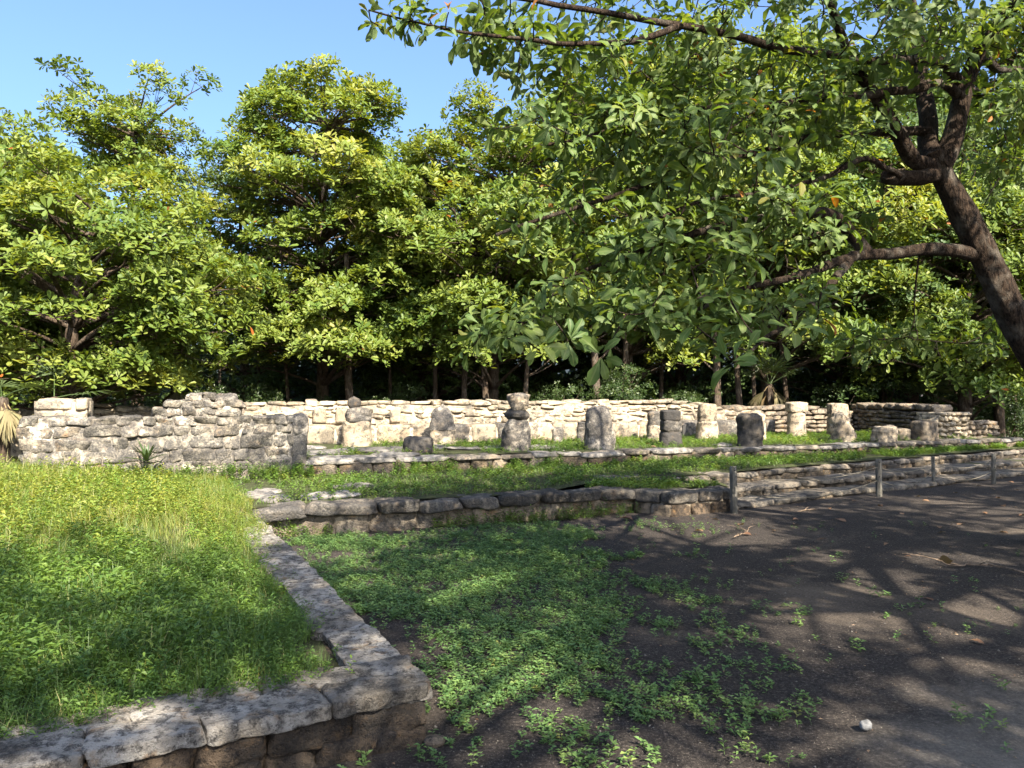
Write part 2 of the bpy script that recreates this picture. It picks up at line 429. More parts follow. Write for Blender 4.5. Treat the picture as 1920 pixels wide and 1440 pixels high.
# ------------------------------------------------------------------ ground and terraces
def axis(lo, hi, step, far):
    return np.concatenate([[-far[2], -far[1], -far[0]], np.arange(lo, hi + 1e-6, step), [far[0], far[1], far[2]]])
xs = axis(-18, 20, 0.25, (40, 150, 600)); ys = axis(-4, 24, 0.25, (40, 150, 600))
X, Y = np.meshgrid(xs, ys)
GZ = (0.018 * n2(X.ravel(), Y.ravel(), 0.8, 3) + 0.006 * n2(X.ravel(), Y.ravel(), 4.0, 5)).reshape(X.shape)
def grid_faces(ny, nx):
    i = np.arange(ny * nx).reshape(ny, nx)
    return np.stack([i[:-1, :-1], i[:-1, 1:], i[1:, 1:], i[1:, :-1]], -1).reshape(-1, 4)
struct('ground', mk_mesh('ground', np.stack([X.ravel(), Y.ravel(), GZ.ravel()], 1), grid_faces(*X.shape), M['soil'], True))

C0 = np.array([-0.38, 3.48]); U = np.array([-0.879, -0.476]); Vv = np.array([-0.449, 0.894])
WALL_Z = 0.26
def st(s, t): return C0 + U * s + Vv * t
def bank_z(s, t):
    return 0.225 - 0.07 * (1 - sstep(0.12, 0.42, np.minimum(s, t))) * (1 - sstep(4.6, 5.4, t)) + 0.10 * sstep(2, 6, t) + 0.26 * sstep(0.5, 4.5, s) * sstep(3.0, 8.0, t) + 0.03 * n2(s, t, 0.9, 11)
ss, ts = np.meshgrid(np.arange(0.06, 13, 0.2), np.arange(0.06, 11.2, 0.2))
sv, tv = ss.ravel(), ts.ravel()
XY = C0 + sv[:, None] * U + tv[:, None] * Vv
struct('grass_bank', mk_mesh('grass_bank', np.column_stack([XY, bank_z(sv, tv)]), grid_faces(*ss.shape)[:, ::-1], M['turf'], True))

FW = [(-2.85, 8.24), (-1.2, 8.85), (0.3, 9.4), (1.72, 10.18)]
BLK = [(1.60, 10.16), (2.04, 9.72), (2.98, 10.16)]
S0 = [(2.98, 10.30), (6.4, 12.42), (9.9, 14.6), (14.5, 17.4)]
L2 = [(-4.4, 11.0), (-2.6, 11.6), (0.83, 13.0), (4.26, 14.0), (8.2, 15.7), (11.6, 17.2)]
BN = [(-9.6, 13.5), (-7.0, 14.25), (-4.14, 15.1), (-1.4, 15.7), (2.87, 17.1), (6.4, 18.4), (9.2, 19.5)]
def offset(path, d):
    P = np.asarray(path, float); T = np.gradient(P, axis=0); T /= np.linalg.norm(T, axis=1)[:, None]
    return P + np.stack([-T[:, 1], T[:, 0]], 1) * d
T2Z, T3Z = 0.325, 0.56
S1, S2 = offset(S0, 0.46), offset(S0, 0.94)
S2x = np.concatenate([[(1.25, 10.98), (2.0, 11.05)], S2])
def strip(name, front, back, nx, ny, zf, mat, bump=0.02, seed=1):
    Pf, cf = path_len(front); Pb, cb = path_len(back); V = []
    for i in range(nx + 1):
        a = path_at(Pf, cf, cf[-1] * i / nx)[0]; b = path_at(Pb, cb, cb[-1] * i / nx)[0]
        for j in range(ny + 1): V.append(a + (b - a) * j / ny)
    V = np.array(V); z = zf(V[:, 0], V[:, 1]) + bump * n2(V[:, 0], V[:, 1], 1.3, seed)
    F = grid_faces(nx + 1, ny + 1)[:, ::-1]
    return struct(name, mk_mesh(name, np.column_stack([V, z]), F, mat, True))
def t2z(x, y):
    # distance behind the upper step decides the slight rise to the right
    return T2Z + 0.03 * sstep(1.0, 2.4, np.asarray(x, float)) + 0.02 * sstep(10.5, 12.5, np.asarray(y, float))
strip('lower_terrace', np.concatenate([[(-5.0, 7.9), (-3.2, 8.35)], offset(FW, 0.10)[:-1], [(1.2, 10.9)], offset(S2, 0.08)]),
      np.concatenate([[(-6.5, 10.6)], offset(L2, 0.12), [(15, 19)]]), 90, 14, t2z, M['turf'], 0.02, 21)
strip('upper_terrace', offset(L2, 0.10), offset(BN[1:], 0.3), 80, 16, lambda x, y: T3Z + 0 * np.asarray(x), M['turf'], 0.015, 22)
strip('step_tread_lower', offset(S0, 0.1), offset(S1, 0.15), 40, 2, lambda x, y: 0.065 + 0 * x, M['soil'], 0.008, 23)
strip('step_tread_upper', np.concatenate([[(1.5, 10.3), (2.1, 9.95)], offset(S1, 0.1)]), np.concatenate([[(1.25, 11.0), (2.0, 11.1)], offset(S2, 0.15)]), 46, 3, lambda x, y: 0.185 + 0.115 * (1 - sstep(2.9, 3.3, x)), M['turf'], 0.012, 24)

# ------------------------------------------------------------------ near low wall
near = thing('low_stone_wall', 'low moss-stained stone wall with a sharp corner edging the tall grass in front', 'stone wall', (C0[0], C0[1], 0))
front_path = [st(5.0, 0), st(0, 0)]
side_path = [st(0, 0), st(0, 5.5)]
# direction: walking with the inside on the left
for (path, lens, cap_lens) in ((front_path, (0.30, 0.62), (0.34, 0.60)), (side_path, (0.3, 0.6), (0.26, 0.46))):
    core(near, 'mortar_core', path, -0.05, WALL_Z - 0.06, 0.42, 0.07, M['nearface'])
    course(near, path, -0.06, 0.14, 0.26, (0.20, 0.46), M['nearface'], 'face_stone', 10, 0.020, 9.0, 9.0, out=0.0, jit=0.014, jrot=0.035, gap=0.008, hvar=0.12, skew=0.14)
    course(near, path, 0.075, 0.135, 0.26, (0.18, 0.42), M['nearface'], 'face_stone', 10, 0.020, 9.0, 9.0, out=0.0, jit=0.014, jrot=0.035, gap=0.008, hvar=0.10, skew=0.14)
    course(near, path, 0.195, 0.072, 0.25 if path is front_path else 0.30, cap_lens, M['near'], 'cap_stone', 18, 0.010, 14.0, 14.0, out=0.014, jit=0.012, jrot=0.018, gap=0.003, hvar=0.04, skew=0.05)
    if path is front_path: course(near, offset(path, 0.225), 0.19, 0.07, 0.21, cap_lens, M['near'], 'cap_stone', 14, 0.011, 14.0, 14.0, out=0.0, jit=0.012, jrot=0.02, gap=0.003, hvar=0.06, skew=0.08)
# ------------------------------------------------------------------ lower terrace wall
tw = thing('terrace_wall', 'long low terrace wall with overhanging dark kerb stones behind the creeping weeds', 'stone wall', (*FW[0], 0))
core(tw, 'mortar_core', FW, -0.05, 0.25, 0.4, 0.09, M['mortar'])
course(tw, FW, -0.06, 0.27, 0.28, (0.30, 0.62), M['face'], 'face_stone', 7, 0.03, 5.0, 6.0, out=-0.06, jit=0.02, jrot=0.04, gap=0.015, hvar=0.12, skew=0.1)
course(tw, FW, 0.195, 0.145, 0.42, (0.42, 0.85), M['kerb'], 'kerb_stone', 9, 0.022, 7, 7, out=0.06, jit=0.025, jrot=0.035, gap=0.004, hvar=0.10, skew=0.1)
blk = thing('corner_block_wall', 'square projecting masonry corner at the end of the terrace wall by the first post', 'stone wall', (*BLK[1], 0))
core(blk, 'mortar_core', BLK, -0.05, 0.27, 0.4, 0.05, M['mortar'], 0.15)
for i, pth in enumerate((BLK[:2], BLK[1:])):
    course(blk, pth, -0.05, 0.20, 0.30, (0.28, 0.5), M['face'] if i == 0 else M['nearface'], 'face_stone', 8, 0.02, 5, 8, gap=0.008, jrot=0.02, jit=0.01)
    course(blk, pth, 0.145, 0.165, 0.36, (0.30, 0.52), M['kerb'], 'kerb_stone', 8, 0.018, 5, 8, out=0.012, gap=0.008, jrot=0.02, jit=0.01)

# ------------------------------------------------------------------ steps
st0 = thing('stone_steps', 'three shallow dark stone steps behind the rope and posts', 'steps', (*S0[0], 0))
for pth, za, zb_, ln in ((S0, -0.05, 0.085, (0.28, 0.6)), (S1, 0.03, 0.205, (0.30, 0.62)), (S2x, 0.155, 0.35, (0.28, 0.60))):
    course(st0, pth, za, zb_ - za - 0.06, 0.34, ln, M['riser'], 'riser_stone', 5, 0.018, 6, 8, jit=0.02, jrot=0.03, gap=0.01, hvar=0.04, out=-0.015)
    course(st0, pth, zb_ - 0.09, 0.092, 0.52, (0.35, 0.75), M['tread'], 'tread_stone', 5, 0.016, 7, 8, jit=0.02, jrot=0.02, gap=0.012, hvar=0.06, out=0.004, skew=0.07)

# ------------------------------------------------------------------ upper kerb
uk = thing('upper_kerb', 'long stone kerb holding the upper terrace below the row of columns', 'stone kerb', (*L2[0], 0.3))
core(uk, 'mortar_core', L2, 0.25, 0.50, 0.34, 0.08, M['mortar'])
course(uk, L2, 0.29, 0.24, 0.34, (0.26, 0.58), M['riser'], 'riser_stone', 5, 0.022, 6, 8, out=0.0, jit=0.02, jrot=0.03, gap=0.010, hvar=0.05, mats=[M['riser'], M['riser'], M['face']])
course(uk, L2, 0.485, 0.085, 0.44, (0.40, 0.9), M['tread'], 'kerb_stone', 6, 0.016, 7, 7, out=0.025, jit=0.02, jrot=0.015, gap=0.006, hvar=0.1, skew=0.08, mats=[M['tread'], M['paving']])

# ------------------------------------------------------------------ ruined wall on the left
RW = [(-6.57, 10.2), (-3.12, 11.4)]
P_, c_ = path_len(RW); RWL = c_[-1]
def rw_px(px):                                   # where a sight line at that column meets the wall
    k = (px - 960.0) / F_PX; d = (P_[1] - P_[0]) / RWL
    return float((k * P_[0][1] - P_[0][0]) / (d[0] - k * d[1]))
prof = [(20, 780), (150, 787), (232, 787), (240, 777), (288, 774), (293, 757), (312, 756), (316, 745), (343, 744), (347, 737), (398, 736), (403, 752), (440, 757), (445, 768), (470, 771), (474, 781), (530, 784), (572, 786)]
pr_s = []; pr_z = []
for px, py in prof:
    s = rw_px(px); y = P_[0][1] + (P_[1] - P_[0])[1] / RWL * s
    pr_s.append(s); pr_z.append(CAM_H + (HORIZON - py) / F_PX * y)
def rw_top(s): return float(np.interp(s, pr_s, pr_z))
rw = thing('ruined_wall', 'ruined rubble wall with a stepped top standing in the grass on the left', 'stone wall', (*RW[0], 0.4))
core(rw, 'mortar_core', RW, 0.2, 1.2, 0.5, 0.018, M['ruin'], 0.08, lambda s: rw_top(s) - 0.09)
z = 0.30
rgw = np.random.RandomState(5)
while z < 1.62:
    h = rgw.uniform(0.13, 0.24)
    if z > 1.0: h = rgw.uniform(0.09, 0.14)
    course(rw, RW, z, h, 0.5, (0.17, 0.50) if z < 1.0 else (0.16, 0.36), M['ruin'], 'stone', 7, 0.022, 10.0, 12.0, jit=0.016, jrot=0.03, top=rw_top, gap=0.002, hvar=0.1, skew=0.12, s0=rgw.uniform(-0.1, 0.0))
    z += h * 0.95
e = P_[1]; dW = (P_[1] - P_[0]) / RWL
ob('end_slab', stone_mesh('end_slab', (0.26, 0.40, 0.95), M['column'], 991, 12, 4.0, 0.03, 4.0, 0.05), rw, (e[0] - 0.06 - dW[1] * 0.18, e[1] - 0.04 + 0.18 * dW[0], 0.80), (0.02, 0.03, 0.33))
ob('loose_boulder', stone_mesh('loose_boulder', (0.34, 0.36, 0.22), M['column'], 992, 10, 3.0, 0.035, 5.0, 0.1), rw, (*(P_[0] + dW * rw_px(424) + np.array([-dW[1], dW[0]]) * 0.22), rw_top(rw_px(425)) + 0.02), (0.1, 0.05, 0.5))
# the pier at the wall's left end, set back
pier = thing('wall_pier', 'sunlit pale masonry pier on the left end of the ruined wall', 'stone wall', (-6.6, 10.6, 1.0))
PR = [P_[0] + dW * rw_px(47) + np.array([-dW[1], dW[0]]) * 0.42, P_[0] + dW * rw_px(150) + np.array([-dW[1], dW[0]]) * 0.42]
core(pier, 'mortar_core', PR, 0.4, 1.47, 0.6, 0.05, M['pale'], 0.1)
for z0_, h_ in ((0.55, 0.24), (0.79, 0.24), (1.03, 0.16), (1.19, 0.15), (1.34, 0.17)):
    course(pier, PR, z0_, h_, 0.6, (0.3, 0.55), M['pale'], 'stone', 7, 0.022, 6, 8, jit=0.015, jrot=0.02, gap=0.004, hvar=0.05)

# ------------------------------------------------------------------ bench and back wall
PALE = [stone_mesh('wall_stone', (1, 1, 1), M['pale'], 700 + i, 4, 11.0, 0.07, 2.2, 0.10) for i in range(14)]
RUBB = [stone_mesh('rubble_stone', (1, 1, 1), M['face'], 740 + i, 4, 9.0, 0.08, 2.2, 0.12) for i in range(10)]
bn = thing('stone_bench', 'long low pale stone bench along the foot of the back wall', 'stone bench', (*BN[2], T3Z))
BNV = BN[1:6]
core(bn, 'mortar_core', BNV, 0.4, 0.86, 0.55, 0.03, M['pale'])
course(bn, BNV, 0.53, 0.40, 0.56, (0.45, 0.95), M['colpale'], 'bench_stone', 6, 0.014, 4, 9, jit=0.012, jrot=0.012, gap=0.004, hvar=0.02, mats=[M['colpale'], M['pale'], M['column']])
BW = offset(BN, 0.52)
Pb_, cb_ = path_len(BW)
def bw_s(px):
    best = min(np.arange(0, cb_[-1], 0.05), key=lambda s: abs(path_at(Pb_, cb_, s)[0][0] / path_at(Pb_, cb_, s)[0][1] * F_PX + 960 - px)); return float(best)
bprof = [(20, 756), (150, 760), (290, 762), (470, 757), (560, 755), (720, 752), (780, 754), (980, 755), (1058, 757), (1060, 750), (1168, 749), (1170, 754), (1290, 756), (1335, 760), (1345, 763), (1560, 767), (1640, 766), (1760, 770)]
bs = [bw_s(p) for p, _ in bprof]; bz = [CAM_H + (HORIZON - y) / F_PX * path_at(Pb_, cb_, s)[0][1] for (_, y), s in zip(bprof, bs)]
def bw_top(s): return float(np.interp(s, bs, bz))
sA, sB = bw_s(60), bw_s(1335)
bwall = thing('back_wall', 'long sunlit pale rubble wall along the back of the terrace before the trees', 'stone wall', (*BW[3], T3Z))
core(bwall, 'mortar_core', BW[:6], 0.4, 1.2, 0.5, 0.012, M['pale'], 0.3, lambda s: bw_top(s) - 0.07)
z = 0.90
rgw = np.random.RandomState(15)
while z < 1.5:
    h = rgw.uniform(0.08, 0.15)
    course(bwall, BW, z, h, 0.5, (0.16, 0.46), M['pale'], 'stone', jit=0.022, jrot=0.05, top=lambda s: bw_top(s) + 0.03, gap=0.006, hvar=0.32, share=PALE, s0=sA, s1=sB)
    z += h * 0.97
for px, wd in ((600, 0.27), (642, 0.24), (742, 0.22)):
    s = bw_s(px); m, d = path_at(Pb_, cb_, s)
    ob('dressed_block', stone_mesh('dressed_block', (wd, 0.2, 0.29), M['pale'], int(px), 6, 10, 0.006, 5, 0.02), bwall, (m[0], m[1] + 0.03, 1.10), (0, 0, math.atan2(d[1], d[0])))
bw2 = thing('corner_wall', 'shaded darker rubble wall behind the right-hand columns', 'stone wall', (*path_at(Pb_, cb_, sB)[0], T3Z))
z = 0.56
while z < 1.4:
    h = rgw.uniform(0.10, 0.15)
    course(bw2, BW, z, h, 0.5, (0.2, 0.46), M['face'], 'stone', jit=0.02, jrot=0.04, top=lambda s: bw_top(s) + 0.03, gap=0.006, hvar=0.12, share=RUBB, s0=sB, s1=cb_[-1])
    z += h * 0.97
SIDE = [(9.25, 19.9), (9.95, 17.15)]
z = 0.50
while z < 1.2:
    h = rgw.uniform(0.10, 0.15)
    course(bw2, [(9.0, 20.2), (9.55, 17.2)][::-1][::-1], z, h, 0.45, (0.2, 0.42), M['face'], 'stone', jit=0.02, jrot=0.04, gap=0.006, hvar=0.12, share=RUBB)
    z += h * 0.97
EW = [(9.42, 16.70), (10.35, 17.12)]; EW2 = [(10.36, 17.13), (11.25, 17.5)]
ew = thing('end_wall', 'short sunlit rubble wall end of small stones at the right of the terrace', 'stone wall', (*EW[0], T3Z))
core(ew, 'mortar_core', EW, 0.4, 1.05, 0.6, 0.06, M['pale'], 0.2)
core(ew, 'mortar_core', EW2, 0.4, 0.80, 0.5, 0.06, M['mortar'], 0.2)
z = 0.50
while z < 1.12:
    h = rgw.uniform(0.09, 0.13)
    course(ew, EW, z, h, 0.6, (0.14, 0.28), M['pale'], 'stone', jit=0.02, jrot=0.06, gap=0.008, hvar=0.12, share=PALE)
    if z < 0.84: course(ew, EW2, z, h, 0.5, (0.14, 0.26), M['face'], 'stone', jit=0.02, jrot=0.06, gap=0.008, hvar=0.12, share=RUBB)
    z += h * 0.97

# ------------------------------------------------------------------ columns and standing stones
def drum_mesh(name, profile, mat, seed, wx, wy, rough=0.02, freq=5.0, sq=3.0, sides=32, rows=20, lean=(0, 0)):
    """a carved or eroded stone: superellipse section, radius profile [(t, r)], z from 0 to the last z in metres"""
    zs = np.array([p[0] for p in profile]); rs = np.array([p[1] for p in profile])
    H = zs[-1]; zz = np.linspace(0, H, rows); rr = np.interp(zz, zs, rs)
    th = np.linspace(0, 2 * np.pi, sides, endpoint=False)
    k = (np.abs(np.cos(th)) ** sq + np.abs(np.sin(th)) ** sq) ** (-1 / sq)
    cx, cy = np.cos(th) * k, np.sin(th) * k
    V = np.stack([rr[:, None] * cx[None] * wx / 2, rr[:, None] * cy[None] * wy / 2, np.repeat(zz[:, None], sides, 1)], -1)
    V = V.reshape(-1, 3)
    # closed top: three inner rings that dome slightly
    inner = []
    for f, up in ((0.72, 0.012), (0.38, 0.018), (0.05, 0.02)):
        r = V[-sides:].copy(); r[:, :2] *= f; r[:, 2] += up; inner.append(r)
    V = np.concatenate([V] + inner)
    d = fbm(V * freq + seed * 1.7, seed, 5, 0.6) - 0.55 * (1 - np.abs(vnoise(V * freq * 0.9 + seed, seed + 9))) ** 9
    nr = np.stack([V[:, 0] / (wx * 0.5), V[:, 1] / (wy * 0.5), (V[:, 2] / H - 0.5) * 0.9], 1)
    nr /= np.linalg.norm(nr, axis=1)[:, None] + 1e-6
    V = V + nr * d[:, None] * rough
    V[:, 0] += lean[0] * V[:, 2]; V[:, 1] += lean[1] * V[:, 2]
    m = rows + 3; idx = np.arange(m * sides).reshape(m, sides); nx = np.roll(idx, -1, axis=1)
    F = np.stack([idx[:-1], nx[:-1], nx[1:], idx[1:]], -1).reshape(-1, 4)
    cap = idx[-1][None]
    return mk_mesh(name, V, [F, cap], mat, True)

def column(px, ypx, label, cat, parts, rz=0.0, zb=T3Z, name='stone_column', Yd=None, group='standing stones and columns on the upper terrace'):
    Yd = Yd if Yd else (CAM_H - zb) * F_PX / (ypx - HORIZON)
    x = (px - 960) / F_PX * Yd
    root = thing(name, label, cat, (x, Yd, zb - 0.03), group); z = zb - 0.03
    for i, (pn, wpx, hpx, mat, prof, kw) in enumerate(parts):
        w_ = wpx / F_PX * Yd; h_ = hpx / F_PX * Yd + (0.03 if i == 0 else 0); kw = dict(kw)
        dx = kw.pop('dx', 0) / F_PX * Yd; rot = kw.pop('rot', 0); dep = kw.pop('dep', 0.9)
        p = [(t * h_, r) for t, r in prof]
        SEED[0] += 1
        ob(pn, drum_mesh(pn, p, M[mat], SEED[0], w_, w_ * dep, **kw), root, (x + dx, Yd, z), (0, 0, rz + rot)); z += h_ - 0.008
    return root
ST = [(0, 0.97), (0.06, 1.0), (0.5, 0.97), (0.92, 0.95), (0.975, 0.88), (1, 0.72)]
column(670, 833, 'tall three-piece standing stone with a rounded head-like top', 'column', [
    ('base_drum', 54, 47, 'colpale', [(0, 1.08), (0.1, 1.05), (0.6, 0.97), (0.93, 0.92), (1, 0.8)], {}),
    ('middle_drum', 47, 24, 'column', [(0, 0.95), (0.3, 1.04), (0.6, 0.98), (0.85, 0.82), (1, 0.6)], dict(rough=0.04, rot=0.3, dx=2)),
    ('top_stone', 25, 23, 'coldark', [(0, 0.7), (0.25, 1.0), (0.55, 1.05), (0.8, 0.85), (0.95, 0.5), (1, 0.3)], dict(sq=2.2, dx=-6))], Yd=14.75)
column(830, 832, 'dark dome-topped stone slab with a pale foot against the long bench', 'column', [
    ('base_drum', 49, 28, 'colpale', [(0, 1.04), (0.2, 1.0), (0.95, 0.97), (1, 0.93)], dict(dep=0.6)),
    ('top_stone', 46, 46, 'column', [(0, 1.0), (0.35, 0.98), (0.6, 0.86), (0.8, 0.64), (0.93, 0.36), (1, 0.15)], dict(dep=0.62, rough=0.028))], Yd=15.2)
column(786, 850, 'low blackened mossy round stone lying on the terrace, lower than all columns', 'stone', [
    ('block', 56, 31, 'coldark', [(0, 0.90), (0.2, 1.0), (0.7, 1.0), (0.92, 0.93), (1, 0.75)], dict(sq=3.5, rough=0.03))], name='fallen_stone')
column(969, 845, 'tallest column of stacked drums with a pinched neck and pale top', 'column', [
    ('base_drum', 50, 58, 'column', [(0, 1.06), (0.15, 1.02), (0.45, 1.03), (0.75, 0.98), (0.92, 0.85), (1, 0.6)], dict(rough=0.03)),
    ('middle_drum', 45, 20, 'coldark', [(0, 0.68), (0.35, 1.0), (0.65, 1.0), (1, 0.72)], dict(rough=0.03, dx=2, rot=0.2)),
    ('top_drum', 42, 30, 'colpale', [(0, 0.78), (0.15, 0.9), (0.5, 0.95), (0.9, 1.0), (0.97, 0.95), (1, 0.85)], dict(dx=4, rough=0.03))], 0.3)  # sunlit top put in as paler stone on the upper drum
column(1123, 842, 'single broad grey standing stone tapering to a rounded top', 'column', [
    ('shaft', 54, 80, 'column', [(0, 1.04), (0.1, 1.0), (0.4, 0.97), (0.7, 0.88), (0.88, 0.80), (0.96, 0.66), (1, 0.45)], dict(rough=0.028, sq=3.2, rows=22))], 0.2)
column(1257, 836, 'column of three blackened square drums stacked unevenly', 'column', [
    ('base_drum', 43, 27, 'coldark', [(0, 1.02), (0.2, 1.0), (0.85, 0.93), (1, 0.85)], dict(sq=4)),
    ('middle_drum', 37, 22, 'column', [(0, 0.88), (0.2, 1.0), (0.85, 1.0), (1, 0.9)], dict(sq=4, rot=0.15)),
    ('top_drum', 35, 19, 'coldark', [(0, 0.92), (0.15, 1.0), (0.9, 1.0), (1, 0.93)], dict(sq=6, rough=0.01))], 0.1)
column(1229, 823, 'two-drum grey column half hidden behind the three blackened drums', 'column', [
    ('base_drum', 33, 28, 'colpale', [(0, 1.05), (0.9, 0.95), (1, 0.85)], {}),
    ('top_drum', 29, 26, 'column', [(0, 0.95), (0.9, 1.0), (1, 0.9)], dict(sq=4))], Yd=16.4)
column(1325, 820, 'pale square-topped column of two drums in front of the sunlit wall', 'column', [
    ('base_drum', 38, 32, 'colpale', [(0, 1.05), (0.2, 1.0), (0.93, 0.95), (1, 0.85)], {}),
    ('top_drum', 34, 33, 'colpale', [(0, 0.95), (0.3, 1.0), (0.93, 0.95), (1, 0.85)], dict(rot=0.2))], Yd=17.0)
column(1405, 837, 'squat dark column with deeply eroded vertical grooves', 'column', [
    ('shaft', 46, 60, 'coldark', ST, dict(rough=0.035, freq=7.0, sq=3.0, rows=20))], 0.1)
column(1417, 824, 'pale column standing directly behind the squat grooved one', 'column', [
    ('shaft', 34, 50, 'colpale', ST, dict(sq=3.5))], Yd=16.3)
column(1493, 817, 'slender sunlit pale column with a square capital', 'column', [
    ('shaft', 36, 47, 'colpale', [(0, 1.05), (0.1, 1.0), (0.95, 0.87), (1, 0.82)], dict(sq=2.3, rough=0.012)),
    ('capital', 35, 17, 'colpale', [(0, 0.96), (0.12, 1.0), (0.88, 1.0), (1, 0.93)], dict(sq=7, rough=0.008))], 0.1, Yd=17.8)
column(1579, 828, 'leaning eroded pale boulder with a greenish foot on the terrace edge', 'stone', [
    ('boulder', 45, 52, 'colpale', [(0, 1.08), (0.2, 1.0), (0.5, 0.92), (0.75, 0.8), (0.92, 0.66), (1, 0.45)], dict(rough=0.05, freq=6, sq=2.6, lean=(-0.12, 0)))], 0.2, name='standing_boulder')
column(1570, 818, 'column with a square block on top behind the leaning boulder', 'column', [
    ('base_drum', 36, 38, 'colpale', ST, dict(sq=4)),
    ('capital', 33, 24, 'colpale', [(0, 0.95), (0.1, 1.0), (0.92, 1.0), (1, 0.93)], dict(sq=6, rough=0.012))], Yd=17.7)
column(1657, 828, 'low pale broken stump left of the brown block', 'stone', [
    ('stump', 39, 29, 'colpale', [(0, 1.02), (0.2, 1.0), (0.7, 0.98), (0.95, 0.9), (1, 0.7)], dict(rough=0.03, sq=4))], 0.2, name='stone_stump')
column(1692, 824, 'low flat stone slab between the pale stump and brown block', 'stone', [
    ('slab', 34, 19, 'colpale', [(0, 1.0), (0.9, 1.0), (1, 0.95)], dict(rough=0.012, sq=6))], 0.3, name='stone_slab')
column(1733, 825, 'square brown block standing against the sunlit end wall', 'stone', [
    ('block', 40, 35, 'face', [(0, 1.0), (0.9, 0.98), (0.97, 0.94), (1, 0.88)], dict(rough=0.018, sq=7))], 0.55, name='stone_block')
column(1091, 826, 'small broken two-part stone peeping out beside the broad grey standing stone', 'stone', [
    ('base_drum', 22, 28, 'column', ST, dict(rough=0.03)), ('top_stone', 18, 10, 'coldark', ST, dict(rough=0.02))], Yd=15.9, name='broken_stone')
column(1046, 826, 'short dark block leaning on the bench right of the tallest column', 'stone', [
    ('block', 21, 26, 'column', ST, dict(rough=0.02, sq=4))], Yd=15.8, name='bench_block')

# flat slabs let into the terraces
def paving(parent, px, py, zt, wpx, dpt, n=7):
    Yd = (CAM_H - zt) * F_PX / (py - HORIZON); x = (px - 960) / F_PX * Yd; SEED[0] += 1
    return ob('paving_slab', stone_mesh('paving_slab', (wpx / F_PX * Yd, dpt, 0.09), M['paving'], SEED[0], n, 3.2, 0.03, 4.0, 0.15), parent, (x, Yd, zt - 0.02), (0, 0, 0.35))
lt = bpy.data.objects['lower_terrace']; ut = bpy.data.objects['upper_terrace']
for px, py, wd, dp in ((488, 928, 60, 0.5), (520, 934, 55, 0.45), (505, 920, 55, 0.35), (620, 926, 110, 0.55), (665, 910, 75, 0.4)):
    paving(lt, px, py, T2Z + 0.02, wd, dp)
for px, py, wd, dp in ((600, 848, 120, 0.9), (700, 842, 140, 0.8), (640, 857, 120, 0.6), (900, 838, 130, 0.6), (800, 838, 90, 0.6), (580, 838, 60, 0.7), (1010, 838, 80, 0.5), (1360, 834, 60, 0.4), (740, 853, 90, 0.5), (1130, 850, 90, 0.35), (540, 850, 70, 0.8)):
    paving(ut, px, py, T3Z + 0.02, wd, dp)

# ------------------------------------------------------------------ leaf geometry
def leaf_t(n):
    """obovate leaf along +x, folded on the midrib; 4 or 10 triangles"""
    if n == 4:
        V = [(0, 0, 0), (0.45, -0.17, 0.05), (0.85, -0.2, 0.03), (1, 0, -0.05), (0.85, 0.2, 0.03), (0.45, 0.17, 0.05)]
        F = [(0, 1, 2), (0, 2, 3), (0, 3, 4), (0, 4, 5)]
    else:
        V = [(0, 0, 0), (0.42, 0, 0.02), (0.76, 0, 0.0), (1.0, 0, -0.10),
             (0.38, -0.12, 0.065), (0.66, -0.235, 0.075), (0.90, -0.17, -0.01),
             (0.38, 0.12, 0.065), (0.66, 0.235, 0.075), (0.90, 0.17, -0.01)]
        F = [(0, 4, 1), (4, 5, 1), (1, 5, 2), (5, 6, 2), (2, 6, 3), (0, 1, 7), (7, 1, 8), (1, 2, 8), (8, 2, 9), (2, 3, 9)]
    return np.array(V, float), np.array(F, int)

def instance(tv, tf, pos, rot, rnd):
    """copies of a template; pos (N,3), rot (N,3,3) with scale"""
    N = len(pos); V = np.einsum('nij,kj->nki', rot, tv) + pos[:, None, :]
    F = tf[None] + (np.arange(N) * len(tv))[:, None, None]
    return V.reshape(-1, 3), F.reshape(-1, tf.shape[1]), np.repeat(rnd, len(tv))

def unit(v): return v / (np.linalg.norm(v, axis=-1, keepdims=True) + 1e-9)
def rosettes(P, A, nl, length, rg, spread=(5, 55), droop=0.0, wid=1.0):
    """leaf transforms for rosettes at P facing A"""
    N = len(P); A = unit(A); ref = unit(rg.normal(size=(N, 3))); E1 = unit(np.cross(A, ref)); E2 = np.cross(A, E1)
    pos, rot, ids = [], [], []
    for k in range(nl):
        ph = 2 * np.pi * (k * 0.382 + rg.uniform(-0.06, 0.06, N)); el = np.radians(rg.uniform(spread[0], spread[1], N) * (0.4 + 0.9 * k / nl))
        rad = E1 * np.cos(ph)[:, None] + E2 * np.sin(ph)[:, None]
        x = unit(rad * np.cos(el)[:, None] + A * np.sin(el)[:, None] + np.array([0, 0, -droop]))
        y = unit(np.cross(A, rad) + rg.normal(0, 0.22, (N, 3))); y = unit(y - (y * x).sum(1, keepdims=True) * x); z = np.cross(x, y)
        L = length * rg.uniform(0.68, 1.12, N) * (1.05 - 0.35 * k / nl)
        m = np.stack([x * L[:, None], y * (L * wid)[:, None], z * L[:, None]], -1)
        pos.append(P + x * 0.02 + A * (0.01 * k)); rot.append(m); ids.append(np.arange(N))
    return np.concatenate(pos), np.concatenate(rot), np.concatenate(ids)

def bezier(a, b, c, n):
    t = np.linspace(0, 1, n)[:, None]; return (1 - t) ** 2 * a + 2 * t * (1 - t) * b + t * t * c

